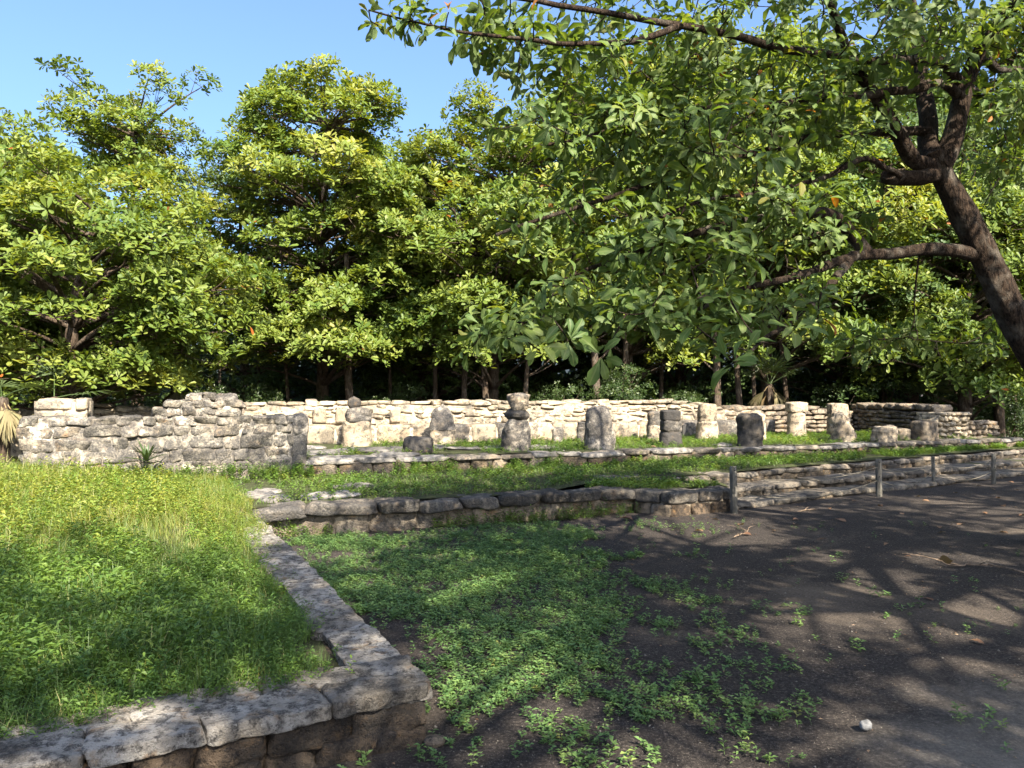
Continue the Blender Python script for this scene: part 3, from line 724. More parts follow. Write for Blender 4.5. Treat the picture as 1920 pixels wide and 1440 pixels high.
# ------------------------------------------------------------------ trees behind the terrace
def build_tree(seed, H, Rr, zlow, nclump, per, label, leaf=0.182, name='almond_tree', flat=0.5, mat='leaf', nl=7, tier=0.95, rc=(0.5, 1.0), barkm='barkbg', trunk_r=0.15, shape='round'):
    rg = np.random.RandomState(seed)
    tb = MB()
    bend = rg.normal(0, 0.35, 2)
    tz = np.linspace(0, 1, 12)
    tp = np.stack([bend[0] * tz ** 2 + 0.06 * np.sin(tz * 7), bend[1] * tz ** 2, tz * H * 0.86], 1)
    tb.tube(tp, trunk_r * (1.15 - tz) + 0.015, 10, wob=0.12, seed=seed)
    P, A, RN = [], [], []
    for c in range(nclump):
        u = (c + rg.rand()) / nclump
        z = zlow + (H - zlow - 0.35) * u ** 1.05
        z = round((z - zlow) / tier) * tier + zlow + rg.normal(0, 0.30)
        u = np.clip((z - zlow) / (H - zlow), 0, 1)
        pr = (0.85 + 0.30 * math.sin(math.pi * min(1, u * 1.1))) * (1 - 0.48 * u ** 3.5) if shape == 'round' else (0.55 + 0.5 * u)
        r = Rr * pr * math.sqrt(rg.uniform(0.12, 1.0)); th = rg.uniform(0, 2 * np.pi)
        k = min(1, tp[:, 2].searchsorted(z) / 11)
        cx, cy = bend[0] * k * k + r * math.cos(th), bend[1] * k * k + r * math.sin(th)
        rcl = rg.uniform(*rc) * (1 - 0.3 * u)
        n = int(per * rcl ** 2)
        rr = rcl * np.sqrt(rg.rand(n)); t2 = rg.uniform(0, 2 * np.pi, n); el = rg.uniform(0.75, 1.3)
        dx, dy = rr * np.cos(t2) * el, rr * np.sin(t2) / el
        tilt = rg.normal(0, 0.12, 2)
        dz = flat * rcl * (1 - (rr / rcl) ** 2) + rg.normal(0, 0.10, n) + dx * tilt[0] + dy * tilt[1] - 0.10 * rr
        p = np.stack([cx + dx, cy + dy, z + dz], 1); P.append(p)
        o = np.array([math.cos(th), math.sin(th), 0]) * 0.35 * r / Rr
        A.append(unit(np.stack([dx * 0.5 / rcl, dy * 0.5 / rcl, np.full(n, 0.9)], 1) + o + rg.normal(0, 0.3, (n, 3))))
        RN.append(np.clip(rg.normal(0.46, 0.13) + rg.normal(0, 0.12, n), 0.02, 0.86))
        zs = max(0.3, min(z - 0.35 * r - 0.2, H * 0.8)); j = int(np.clip(np.searchsorted(tp[:, 2], zs), 0, 11)); a = tp[j]
        b = np.array([cx, cy, z - 0.08]); mid = (a + b) / 2 + np.array([0, 0, -0.05 + 0.12 * r])
        br = bezier(a, mid, b, 7); tb.tube(br, np.linspace(0.02 + 0.016 * r, 0.010, 7), 5)
        for q in range(min(n, 4)):
            e_ = p[rg.randint(n)] - np.array([0, 0, 0.03]); a2 = br[rg.randint(4, 7)]
            tb.tube(bezier(a2, (a2 + e_) / 2 + np.array([0, 0, -0.06]), e_, 4), [0.010, 0.008, 0.006, 0.004], 4, cap=False)
    P, A, RN = np.concatenate(P), np.concatenate(A), np.concatenate(RN)
    pos, rot, ids = rosettes(P, A, nl, leaf * np.clip(rg.normal(1.0, 0.2, len(P)), 0.55, 1.45), rg, (-5, 65))
    rn = np.clip(RN[ids] + rg.normal(0, 0.07, len(ids)), 0, 0.98); rn[rg.rand(len(rn)) < 0.0015] = 0.996
    lv, lf = leaf_t(4)
    V, F, a = instance(lv, lf, pos, rot, rn)
    root = thing(name, label, 'tree')
    ob('trunk', tb.mesh('trunk', M[barkm]), root)
    fo = ob('crown', mk_mesh('crown', V, F, M[mat], False, a), root); fo['kind'] = 'stuff'
    return root

GT = 'broad-leaved trees behind the back wall'
tA = build_tree(11, 5.6, 2.6, 1.7, 120, 135, 'bushy low tree with bright leaves hanging to the grass at far left', rc=(0.45, 0.95), leaf=0.16)
tA['group'] = GT; tA.location = (-8.6, 14.6, 0.2)
tB = build_tree(12, 9.9, 2.95, 2.6, 205, 104, 'large rounded sunlit tree in the middle, tallest against the sky')
tB['group'] = GT; tB.location = (-5.2, 20.6, 0.2)
tC = build_tree(13, 10.6, 2.2, 8.1, 36, 95, 'tall open tree with forked pale trunk rising above the left canopy', shape='flat', tier=1.1)
tC['group'] = GT; tC.location = (-10.9, 22.0, 0)
tD = build_tree(14, 9.2, 3.5, 2.5, 205, 102, 'dense tree behind the pinched-neck column, left of the overhanging boughs')
tD['group'] = GT; tD.location = (-0.6, 21.2, 0.2)
tF = build_tree(16, 9.0, 3.3, 1.6, 175, 85, 'darker small-leaved tree seen in the gap between the left and middle canopies', leaf=0.15, mat='leaf2', nl=6, flat=0.7)
tF['group'] = GT; tF.location = (-8.7, 24.6, 0)
copy_tree(tB, (3.4, 22.2, 0), 1.9, (1.05, 1.05, 1.15), 'tree behind the three blackened drums, mostly veiled by the near boughs', GT)
copy_tree(tD, (7.6, 22.4, 0), 2.5, (1.1, 1.1, 1.30), 'tree behind the slender pale column with a square capital', GT)
copy_tree(tA, (12.4, 20.8, 0), 0.9, (1.1, 1.1, 1.3), 'low leafy tree behind the sunlit end wall at right', GT)
copy_tree(tB, (16.0, 23.0, 0), 4.0, (1.1, 1.1, 1.35), 'tall tree at the far right edge beyond the leaning trunk', GT)
copy_tree(tD, (-14.2, 19.0, 0), 1.1, (0.95, 0.95, 0.93), 'tree cut by the left edge of the picture', GT)
copy_tree(tA, (-11.4, 17.4, 0), 3.3, (1.0, 1.0, 1.32), 'dense bushy tree left of the tall open tree', GT)
copy_tree(tD, (-3.4, 26.5, 0), 3.9, (1.0, 1.0, 1.0), 'tree deep in the wood behind the large rounded sunlit tree', GT)
copy_tree(tF, (-2.7, 23.6, 0), 4.9, (0.95, 0.95, 0.95), 'small-leaved tree filling the gap right of the large rounded sunlit tree', GT)
copy_tree(tF, (0.9, 26.0, 0), 2.9, (1.0, 1.0, 1.0), 'small-leaved deep wood tree glimpsed over the tallest column', GT)
copy_tree(tF, (5.6, 25.6, 0), 0.7, (1.0, 1.0, 1.2), 'small-leaved tree glimpsed between boughs above the grooved column', GT)
copy_tree(tF, (10.6, 23.4, 0), 0.4, (1.05, 1.05, 1.15), 'small-leaved blue-green tree above the shaded rubble wall, left of the leaning trunk', GT)
copy_tree(tD, (12.4, 27.5, 0), 5.4, (1.2, 1.2, 1.5), 'tall deep wood tree behind the fork of the leaning trunk', GT)
copy_tree(tF, (18.5, 26.0, 0), 1.4, (1.05, 1.05, 1.2), 'small-leaved tree showing between the trunk and the right edge', GT)
# trees that stand beside and behind the photographer and shade the path
GS = 'shade trees around the path'
tE = build_tree(15, 9.0, 3.9, 5.2, 42, 74, 'shade tree beside the photographer whose shadow covers the path', barkm='bark', leaf=0.2)
tE['group'] = GS; tE.location = (6.0, -0.2, 0)
copy_tree(tE, (2.6, -3.7, 0), 2.6, (1.0, 1.0, 1.0), 'shade tree behind the photographer whose shadow covers the grass', GS)
copy_tree(tE, (0.5, -5.6, 0), 4.4, (1.0, 1.0, 1.0), 'second shade tree behind the photographer, shading the near kerb', GS)
copy_tree(tE, (10.6, 3.2, 0), 3.6, (1.0, 1.0, 0.95), 'shade tree beyond the right edge dappling the path', GS)
copy_tree(tE, (12.0, 8.2, 0), 1.2, (1.0, 1.0, 0.9), 'shade tree beyond the right edge dappling the steps', GS)
copy_tree(tE, (17.0, 12.5, 0), 5.0, (1.0, 1.0, 0.9), 'shade tree beyond the right edge dappling the far path', GS)

# ------------------------------------------------------------------ understory: bushes, saplings, palms
def build_bush(seed, H, Rr, n, leaf, label):
    rg = np.random.RandomState(seed); tb = MB()
    P = rg.normal(size=(n, 3)); P = unit(P) * (rg.rand(n, 1) ** 0.45); P *= np.array([Rr, Rr, H * 0.5]); P[:, 2] += H * 0.52
    P += 0.25 * np.stack([vnoise(P * 2 + k * 9, seed + k) for k in range(3)], 1); P[:, 2] = np.maximum(P[:, 2], 0.12)
    keep = vnoise(P * 1.6, seed + 7) > -0.25; P = P[keep]
    A = unit(np.stack([P[:, 0] / Rr, P[:, 1] / Rr, np.full(len(P), 0.6)], 1) + rg.normal(0, 0.5, P.shape))
    for k in range(9):
        e_ = P[rg.randint(len(P))]; a = np.array([rg.normal(0, 0.12), rg.normal(0, 0.12), -0.05])
        tb.tube(bezier(a, np.array([e_[0] * 0.3, e_[1] * 0.3, e_[2] * 0.6]), e_, 6), np.linspace(0.022, 0.006, 6), 5)
    pos, rot, ids = rosettes(P, A, 6, leaf, rg, (0, 55))
    rn = np.clip(rg.uniform(0.05, 0.95, len(P))[ids] * 0.7 + rg.uniform(0, 0.3, len(ids)), 0, 0.98)
    lv, lf = leaf_t(4); V, F, a = instance(lv, lf, pos, rot, rn)
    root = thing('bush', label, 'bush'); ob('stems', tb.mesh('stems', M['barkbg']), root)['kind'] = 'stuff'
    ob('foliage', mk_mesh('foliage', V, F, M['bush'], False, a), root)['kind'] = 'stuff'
    return root
GB = 'shaded bushes behind the back wall'
b1 = build_bush(31, 2.6, 1.25, 1500, 0.12, 'x'); b2 = build_bush(32, 1.7, 0.9, 1000, 0.09, 'x')
rgb = np.random.RandomState(77)
LMK = [(110, 'low bush behind the sunlit pale pier'), (260, 'shaded bush behind the stepped top of the ruined wall'), (400, 'shaded bush behind the highest part of the ruined wall'), (505, 'shaded bush behind the right end of the ruined wall'), (600, 'low bush behind the back wall left of the rounded-head stone'),
       (760, 'low bush behind the back wall between the rounded-head stone and the dome slab'), (890, 'low bush behind the back wall left of the tallest column'), (1050, 'low bush behind the raised part of the back wall'), (1210, 'shaded bush behind the three blackened drums'), (1300, 'low bush behind the pale square-topped column'),
       (1440, 'shaded bush behind the back wall left of the slender capital column'), (1540, 'shaded bush behind the corner wall left of the leaning boulder'), (1640, 'shaded bush behind the low pale stump'), (1780, 'shaded bush behind the sunlit end wall'), (1890, 'dark bush by the right edge beyond the end wall')]
for i, (px, lab) in enumerate(LMK):
    Yb = (17.2 if px < 300 else 20.0 if px < 1400 else 22.3) + rgb.uniform(-0.3, 0.5); src = b1 if i % 2 else b2
    loc = ((px - 960) / F_PX * Yb, Yb, 0); k = rgb.uniform(0.75, 1.1) * (0.75 if i % 2 else 1.0)
    if i < 2:
        src.location = loc; src.scale = (k, k, k); src['label'] = lab; src['group'] = GB
    else: copy_tree(src, loc, rgb.uniform(0, 6.28), (k, k, k * rgb.uniform(0.8, 1.15)), lab, GB)
NU = 11000; UP = np.stack([rgb.uniform(-24, 24, NU), rgb.uniform(22.2, 28, NU), 3.9 * rgb.rand(NU) ** 1.2], 1)
UP = UP[(fbm(UP * np.array([0.8, 0.8, 0.9]), 95, 3) > -0.1)]
pos, rot, ids = rosettes(UP, unit(rgb.normal(0, 0.4, UP.shape) + np.array([0, -0.4, 0.8])), 5, 0.18, rgb, (0, 55))
lv, lf = leaf_t(4); V_, F_, a_ = instance(lv, lf, pos, rot, rgb.uniform(0.0, 0.95, len(pos)))
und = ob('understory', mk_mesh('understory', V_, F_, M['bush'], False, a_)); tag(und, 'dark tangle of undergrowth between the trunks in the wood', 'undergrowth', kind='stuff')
# sunlit small trees close behind the wall
LS = ('leafy sapling hanging bright leaves over the back wall right of the tallest column', 'leafy sapling beside the trunk behind the rounded-head stone', 'leafy young tree behind the shaded rubble wall at right')
for (px, Yb, k, hz), lab in zip(((1160, 20.0, 0.75, 0.9), (705, 19.5, 0.55, 0.7), (1660, 22.2, 1.1, 1.1)), LS):
    copy_tree(b1, ((px - 960) / F_PX * Yb, Yb, 0.9 * k), px * 0.01, (k, k, k * hz), lab, 'bright saplings by the back wall')

def sapling(px, Yb, top, r, lean, label, seed):
    rg = np.random.RandomState(seed); x = (px - 960) / F_PX * Yb
    root = thing('sapling', label, 'tree', (x, Yb, 0), 'thin trunks in the wood')
    b = MB(); t = np.linspace(0, 1, 9); wv = rg.normal(0, 0.08, 2)
    p = np.stack([x + lean * t + wv[0] * np.sin(t * 5), Yb + wv[1] * np.sin(t * 4), t * top], 1)
    b.tube(p, r * (1.1 - 0.5 * t), 8, wob=0.1, seed=seed)
    V = b.mesh('trunk', M['barkbg']); o = ob('trunk', V, root, (0, 0, 0))
    b2_ = MB()
    for k in range(4):
        j = rg.randint(3, 8); a = p[j]; e_ = a + np.array([rg.uniform(-0.8, 0.8), rg.uniform(-0.5, 0.5), rg.uniform(0.3, 0.9)])
        b2_.tube(bezier(a, (a + e_) / 2 + np.array([0, 0, -0.1]), e_, 5), np.linspace(r * 0.35, 0.006, 5), 5)
    ob('limbs', b2_.mesh('limbs', M['barkbg']), root, (0, 0, 0))['kind'] = 'stuff'
TR = [(668, 19.6, 0.115, 'thick pale trunk rising just behind the rounded-head standing stone'), (550, 20.2, 0.05, 'thin straight trunk behind the right end of the ruined wall'), (735, 21.0, 0.05, 'thin trunk right of the thick pale one behind the back wall'), (815, 20.6, 0.07, 'bare trunk just left of the dome-topped slab'),
      (878, 20.0, 0.08, 'leaning bare trunk between dome-topped slab and tallest column'), (925, 20.4, 0.10, 'pale trunk just left of the tallest column'), (978, 19.9, 0.07, 'dark trunk straight behind the tallest column'), (1126, 20.3, 0.12, 'sunlit thick trunk straight behind the broad grey standing stone'),
      (1154, 20.8, 0.09, 'leaning trunk right of the broad grey standing stone'), (1345, 20.6, 0.11, 'brown trunk just right of the pale square-topped column'), (1392, 21.0, 0.09, 'trunk behind the squat grooved column'), (1417, 20.9, 0.06, 'thinner trunk right of the grooved column'), (1480, 22.0, 0.08, 'trunk behind the slender capital column'),
      (1715, 22.2, 0.16, 'thick short grey trunk behind the shaded wall at right'), (1622, 22.6, 0.04, 'very thin pale stem above the shaded corner wall'), (1875, 21.6, 0.13, 'stout dark trunk beyond the end wall'), (1820, 23.0, 0.07, 'thin trunk above the end wall'), (1905, 22.5, 0.06, 'thin trunk at the right edge of the wood'),
      (420, 21.5, 0.04, 'thin stem above the loose boulder of the ruined wall'), (480, 22.5, 0.05, 'thin stem above the lower right part of the ruined wall'), (245, 18.5, 0.05, 'thin curved stem behind the low part of the ruined wall'), (600, 22.0, 0.05, 'thin trunk left of the thick pale one'), (1240, 22.5, 0.07, 'trunk above the three blackened drums'), (1560, 23.0, 0.06, 'trunk above the leaning boulder')]
for i, (px, Yb, r, lab) in enumerate(TR):
    sapling(px, Yb, random.uniform(4.5, 6.5), r, random.uniform(-0.5, 0.5), lab, 400 + i)

def fan_palm(loc, label, nf, mat, drymat, seed, stem_h, L, skirt=0):
    rg = np.random.RandomState(seed); root = thing('fan_palm', label, 'palm', loc)
    b = MB(); b.tube(np.array(loc) + np.array([(0, 0, -0.05), (0.03, 0, stem_h * 0.5), (0, 0.02, stem_h)]), [0.11, 0.10, 0.09], 9, wob=0.2, seed=seed)
    ob('stem', b.mesh('stem', M['barkbg']), root, (0, 0, 0))
    top = np.array(loc) + np.array([0, 0, stem_h])
    for k in range(nf + skirt):
        dry = k >= nf; az = k * 2.4 + rg.uniform(-0.3, 0.3); el = R(rg.uniform(-75, -45)) if dry else R(rg.uniform(5, 70))
        d = np.array([math.cos(az) * math.cos(el), math.sin(az) * math.cos(el), math.sin(el)])
        side = unit(np.cross(d, [0, 0, 1.0])); up = np.cross(side, d)
        pet = top + d * L * (0.25 if dry else 0.55); f = MB()
        f.tube(np.array([top, (top + pet) / 2 + [0, 0, 0.02], pet]), [0.012, 0.010, 0.008], 5, cap=False)
        nseg = 16
        for q in range(nseg):
            an = R(-105 + 210 * q / (nseg - 1)) * (0.35 if dry else 1.0); v = unit(d * math.cos(an) + side * math.sin(an) + rg.normal(0, 0.04, 3))
            ln = L * 0.6 * (0.75 + 0.25 * math.cos(an)) * rg.uniform(0.9, 1.1); wv = unit(np.cross(v, up)) * 0.02 * L
            p1 = pet + v * ln * 0.5 + up * 0.02; p2 = pet + v * ln - np.array([0, 0, 0.12 * ln])
            f.add(np.array([pet, p1 - wv, p2, p1 + wv]), np.array([(0, 1, 2, 3)]), rg.uniform(0.1, 0.9))
        ob('dry_frond' if dry else 'frond', f.mesh('frond', M[drymat] if dry else M[mat], False), root, (0, 0, 0))
fan_palm((-7.6, 12.6, 0.25), 'fan palm with a skirt of dry hanging fronds left of the ruined wall', 2, 'palm', 'drypalm', 51, 1.25, 0.95, 14)
fan_palm((-9.2, 13.4, 0.25), 'fan palm with dry fronds at the left edge under the low tree', 3, 'palm', 'drypalm', 52, 1.3, 1.0, 12)
fan_palm((-8.0, 11.9, 0.35), 'dark fan palm with a thick dry skirt at the left edge beside the ruined wall', 2, 'palm', 'drypalm', 57, 1.15, 0.85, 18)
fan_palm((-7.2, 16.2, 0.2), 'dry-skirted fan palm behind the sunlit pale pier', 3, 'palm', 'drypalm', 55, 1.6, 0.9, 12)
fan_palm((11.6, 20.8, 0.2), 'small fan palm behind the sunlit end wall at right', 11, 'palm', 'drypalm', 53, 1.1, 1.1, 3)
fan_palm((7.0, 20.6, 0.2), 'fan palm with drooping fronds behind the slender pale column', 9, 'palm', 'drypalm', 54, 1.6, 1.0, 6)

# the wood beyond, read as one mass
rgf = np.random.RandomState(91)
NF = 16000
FX, FY, FZ = rgf.uniform(-34, 34, NF), rgf.uniform(28.5, 36, NF), 8.5 * rgf.rand(NF) ** 1.5
P = np.stack([FX, FY, FZ], 1); keep = ((fbm(P * np.array([0.5, 0.5, 0.7]), 92, 3) > -0.35) | (FZ < 2.2)) & (FZ < 6.8 + 1.5 * n2(FX, FY, 0.25, 8)); P = P[keep]
pos, rot, ids = rosettes(P, unit(rgf.normal(0, 0.4, P.shape) + np.array([0, -0.8, 0.5])), 4, 0.56, rgf, (0, 55))
lv, lf = leaf_t(4); V_, F_, a_ = instance(lv, lf, pos, rot, rgf.uniform(0.0, 0.95, len(pos)))
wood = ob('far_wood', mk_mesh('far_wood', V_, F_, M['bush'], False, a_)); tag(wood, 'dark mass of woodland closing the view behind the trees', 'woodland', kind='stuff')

# ------------------------------------------------------------------ the near tree leaning in from the right
rgn = np.random.RandomState(2024)
ft = thing('overhanging_tree', 'near broad-leaved tree leaning in from the right with spreading boughs overhead', 'tree', (5.75, 7.7, 0))
D0 = 7.5
trunk = np.array([(5.85, 7.75, -0.1), (5.62, 7.7, 0.7), at(1985, 760, D0), at(1935, 660, D0), at(1880, 550, D0), at(1843, 470, D0), at(1806, 395, D0), at(1765, 325, D0), at(1752, 285, D0)])
limbs = [  # (points, r0, r1)
    ('limb', [at(1845, 480, D0), at(1790, 472, 7.4), at(1720, 470, 7.3), at(1650, 476, 7.1), at(1600, 478, 6.9), at(1545, 500, 6.6), at(1480, 520, 6.2), at(1380, 545, 5.8), at(1280, 590, 5.6)], 0.072, 0.016),
    ('limb', [at(1630, 477, 7.05), at(1598, 440, 7.0), at(1570, 405, 6.9), at(1520, 395, 6.7), at(1440, 410, 6.4), at(1330, 430, 6.2), at(1200, 470, 6.0), at(1060, 520, 5.8)], 0.065, 0.014),
    ('limb', [at(1762, 310, D0), at(1792, 268, 7.5), at(1803, 210, 7.5), at(1812, 160, 7.5), at(1838, 95, 7.4), at(1880, 40, 7.3), at(1935, -20, 7.2), at(2010, -110, 7.0)], 0.115, 0.04),
    ('limb', [at(1755, 300, D0), at(1748, 250, 7.7), at(1738, 190, 7.9), at(1735, 120, 8.1), at(1725, 40, 8.2), at(1700, -60, 8.3)], 0.11, 0.04),
    ('limb', [at(1752, 312, D0), at(1712, 300, 7.4), at(1690, 250, 7.3), at(1660, 200, 7.1), at(1620, 140, 6.9), at(1590, 90, 6.7), at(1560, 20, 6.5), at(1520, -60, 6.3)], 0.085, 0.025),
    ('limb', [at(1760, 322, D0), at(1725, 332, 7.4), at(1690, 328, 7.35), at(1668, 326, 7.3)], 0.085, 0.07),
    ('limb', [at(1742, 245, 7.7), at(1700, 240, 7.5), at(1620, 248, 7.2), at(1540, 250, 6.9), at(1440, 280, 6.5), at(1330, 300, 6.2), at(1200, 350, 5.9), at(1050, 400, 5.7), at(930, 440, 5.6)], 0.05, 0.012),
    ('limb', [at(1803, 180, 7.5), at(1790, 152, 7.4), at(1700, 165, 7.1), at(1600, 178, 6.8), at(1500, 185, 6.4), at(1350, 200, 6.0), at(1180, 230, 5.8), at(1020, 270, 5.7)], 0.05, 0.012),
    ('limb', [at(1800, 150, 7.5), at(1780, 115, 7.3), at(1700, 110, 7.0), at(1560, 105, 6.5), at(1400, 70, 6.0), at(1280, 45, 5.7), at(1150, 20, 5.5), at(1000, 2, 5.4), at(900, -10, 5.3)], 0.055, 0.016),
    ('limb', [at(1280, 45, 5.7), at(1240, 55, 5.6), at(1190, 70, 5.5), at(1080, 80, 5.4), at(960, 75, 5.3), at(860, 60, 5.2), at(760, 35, 5.2), at(690, 15, 5.2)], 0.028, 0.006),
    ('limb', [at(1690, 330, 7.3), at(1640, 290, 7.1), at(1560, 330, 6.7), at(1450, 360, 6.3), at(1320, 380, 5.9), at(1200, 420, 5.5)], 0.03, 0.010),
    ('limb', [at(1600, 478, 6.9), at(1570, 520, 6.5), at(1530, 570, 6.0), at(1480, 600, 5.4), at(1420, 640, 4.9), at(1380, 680, 4.6)], 0.045, 0.008),
    ('limb', [at(1838, 95, 7.4), at(1860, 120, 7.9), at(1900, 130, 8.5), at(1990, 120, 9.0), (8.0, 9.2, 4.9)], 0.05, 0.02),
    ('limb', [at(1880, 40, 7.3), (5.2, 6.6, 5.9), (5.4, 5.5, 6.4), (5.3, 4.3, 6.6), (4.8, 3.2, 6.4)], 0.05, 0.015),
    ('limb', [at(1935, -20, 7.2), (6.6, 6.8, 5.8), (7.6, 6.2, 6.0), (8.6, 5.6, 5.8)], 0.05, 0.015),
    ('limb', [at(1700, -60, 8.3), (4.0, 8.4, 6.9), (3.4, 8.6, 7.4), (2.4, 8.6, 7.3), (1.2, 8.2, 6.9)], 0.04, 0.012),
    ('limb', [at(1520, -60, 6.3), (2.0, 6.0, 5.6), (1.2, 5.6, 5.8), (0.9, 5.2, 5.9), (0.6, 4.9, 5.8)], 0.03, 0.010),
    ('limb', [at(1520, -60, 6.3), (2.2, 5.2, 5.9), (2.0, 4.2, 6.1), (1.6, 3.2, 5.9)], 0.03, 0.010),
]
def resample(P, n):
    P = np.asarray(P, float); c = np.concatenate([[0], np.cumsum(np.linalg.norm(np.diff(P, axis=0), axis=1))]); t = np.linspace(0, c[-1], n)
    k = 6; Q = np.stack([np.interp(t, c, P[:, i]) for i in range(3)], 1)
    for _ in range(2): Q[1:-1] = 0.25 * Q[:-2] + 0.5 * Q[1:-1] + 0.25 * Q[2:]
    return Q
tb = MB(); tr = resample(trunk, 26)
tb.tube(tr, np.interp(np.linspace(0, 1, 26), [0, 0.08, 0.3, 0.8, 1], [0.28, 0.20, 0.152, 0.128, 0.10]), 36, wob=0.16, seed=5)
ob('trunk', tb.mesh('trunk', M['bark']), ft, (0, 0, 0))
nodes = []
for nm, pts, r0, r1 in limbs:
    n = 28; Q = resample(pts, n)
    Q[2:-1] += 0.035 * np.stack([vnoise(Q[2:-1] * 2.2 + 7 * k, 60 + k) for k in range(3)], 1)
    b = MB(); b.tube(Q, np.linspace(r0 ** 0.7, r1 ** 0.7, n) ** (1 / 0.7), 9 if r0 > 0.04 else 7, wob=0.08, seed=int(r0 * 999))
    ob(nm, b.mesh(nm, M['bark']), ft, (0, 0, 0))
    for i in range(5, n): nodes.append(Q[i])
nodes = np.array(nodes)
# rosette positions: layered sprays around the boughs
blobs = [(1420, 130, 6.4, 1.3, 1.1, 0.50, 90), (1130, 130, 6.0, 1.05, 0.8, 0.38, 75), (930, 60, 5.5, 0.55, 0.4, 0.17, 24), (760, 25, 5.2, 0.32, 0.2, 0.07, 10),
         (1120, 270, 5.9, 0.85, 0.8, 0.40, 70), (1330, 300, 6.0, 0.9, 0.9, 0.42, 80), (1050, 420, 5.8, 0.55, 0.6, 0.25, 34), (1250, 470, 5.8, 0.85, 0.8, 0.32, 80), (1450, 430, 6.3, 0.7, 0.9, 0.35, 60),
         (1090, 580, 5.7, 0.62, 0.5, 0.22, 44), (950, 625, 5.3, 0.30, 0.25, 0.10, 14), (1290, 590, 5.5, 0.7, 0.6, 0.20, 44), (1450, 580, 5.6, 0.42, 0.6, 0.25, 26), (1600, 130, 6.8, 1.0, 1.2, 0.50, 75), (1780, 60, 7.2, 1.1, 1.3, 0.55, 80), (1890, 200, 8.2, 0.6, 0.8, 0.5, 30),
         (1900, 330, 8.6, 0.6, 0.6, 0.45, 26), (1820, 640, 8.8, 0.8, 0.6, 0.30, 40), (1660, 640, 8.2, 0.6, 0.5, 0.18, 26), (1500, 250, 6.6, 0.7, 0.8, 0.35, 40), (1620, 370, 8.0, 0.5, 0.5, 0.4, 16)]
P = []
for px, py, Yd, rx, ry, rz_, n in blobs:
    n = int(n * (1.0 if py < 400 else 0.85))
    q = unit(rgn.normal(size=(n, 3))) * rgn.rand(n, 1) ** 0.4; P.append(at(px, py, Yd) + q * np.array([rx, ry, rz_]))
for c, r3, n in (((3.6, 7.2, 6.0), (2.6, 2.0, 0.7), 190), ((1.4, 7.2, 5.9), (2.0, 1.8, 0.7), 140), ((7.4, 7.2, 5.2), (1.8, 2.2, 1.1), 180), ((3.2, 4.3, 5.9), (2.1, 1.3, 0.5), 150), ((4.9, 4.4, 6.2), (1.8, 1.6, 0.6), 100), ((6.9, 9.6, 4.8), (1.5, 1.0, 0.8), 80), ((2.6, 8.6, 7.2), (1.8, 1.0, 0.4), 90), ((-0.4, 6.2, 6.0), (1.0, 0.8, 0.3), 60)):
    q = unit(rgn.normal(size=(n, 3))) * rgn.rand(n, 1) ** 0.4; P.append(np.array(c) + q * np.array(r3))
hero = np.array([at(1378, 684, 4.6), at(1486, 622, 4.8), at(1306, 612, 5.0), at(960, 628, 5.2), at(880, 655, 5.2), at(1065, 640, 5.3), at(1130, 668, 5.2), at(1440, 300, 5.2), at(1245, 425, 5.2), at(1400, 480, 5.2), at(1370, 560, 5.0), at(1210, 600, 5.2), at(905, 585, 5.4), at(1180, 545, 5.3), at(1340, 655, 4.9), at(1010, 655, 5.1), at(1550, 600, 5.4)])
P = np.concatenate(P + [hero]); heroN = len(hero)
dn = np.array([np.linalg.norm(nodes - p, axis=1).min() for p in P]); order = np.argsort(dn)
nod = list(nodes); tw_ = MB(); DIR = np.zeros_like(P)
arr = np.zeros((len(nodes) + 4 * len(P), 3)); arr[:len(nodes)] = nodes; na = len(nodes)
for i in order:
    p = P[i]; d = np.linalg.norm(arr[:na] - p, axis=1); j = int(np.argmin(d + 0.15 * np.maximum(0, arr[:na, 0] * -1 + p[0]))); a = arr[j]
    L = np.linalg.norm(p - a)
    mid = (a + p) / 2 + rgn.normal(0, 0.10 * L, 3) + np.array([0, 0, -0.12 * L])
    Q = bezier(a, mid, p, 5); DIR[i] = unit(Q[-1] - Q[-2])
    r = 0.005 + 0.006 * min(L, 1.5)
    tw_.tube(Q, np.linspace(r, 0.0038, 5), 4, cap=False)
    for q in Q[1:4]: arr[na] = q; na += 1
# bare dead twigs
for c in (at(1540, 580, 6.0), at(930, 500, 6.6), at(1500, 560, 6.1)):
    for k in range(9):
        e_ = c + rgn.normal(0, 0.16, 3); tw_.tube(bezier(c, (c + e_) / 2 + rgn.normal(0, 0.05, 3), e_, 5), np.linspace(0.005, 0.002, 5), 4, cap=False)
two = ob('twigs', tw_.mesh('twigs', M['bark']), ft, (0, 0, 0)); two['kind'] = 'stuff'
AX = unit(DIR * 0.8 + np.array([0, 0, 0.55]) + rgn.normal(0, 0.30, P.shape))
AX[-heroN:] = unit(DIR[-heroN:] * 0.5 + np.array([0, -0.35, 0.55]) + rgn.normal(0, 0.15, (heroN, 3)))
pos, rot, ids = rosettes(P, AX, 7, np.where(np.arange(len(P)) >= len(P) - heroN, 0.19, np.clip(rgn.normal(0.145, 0.024, len(P)), 0.09, 0.20)), rgn, (-12, 50), droop=0.12, wid=0.92)
# second whorl a little back along the twig
P2 = P - DIR * 0.10; pos2, rot2, ids2 = rosettes(P2, AX, 3, 0.135, rgn, (-20, 25), droop=0.2, wid=0.92)
pos = np.concatenate([pos, pos2]); rot = np.concatenate([rot, rot2]); ids = np.concatenate([ids, ids2])
rn = np.clip(rgn.normal(0.42, 0.16, len(P))[ids] + rgn.normal(0, 0.12, len(ids)), 0.0, 0.93); ex = rgn.rand(len(rn)); rn[ex < 0.02] = 0.96; rn[ex < 0.006] = 0.99
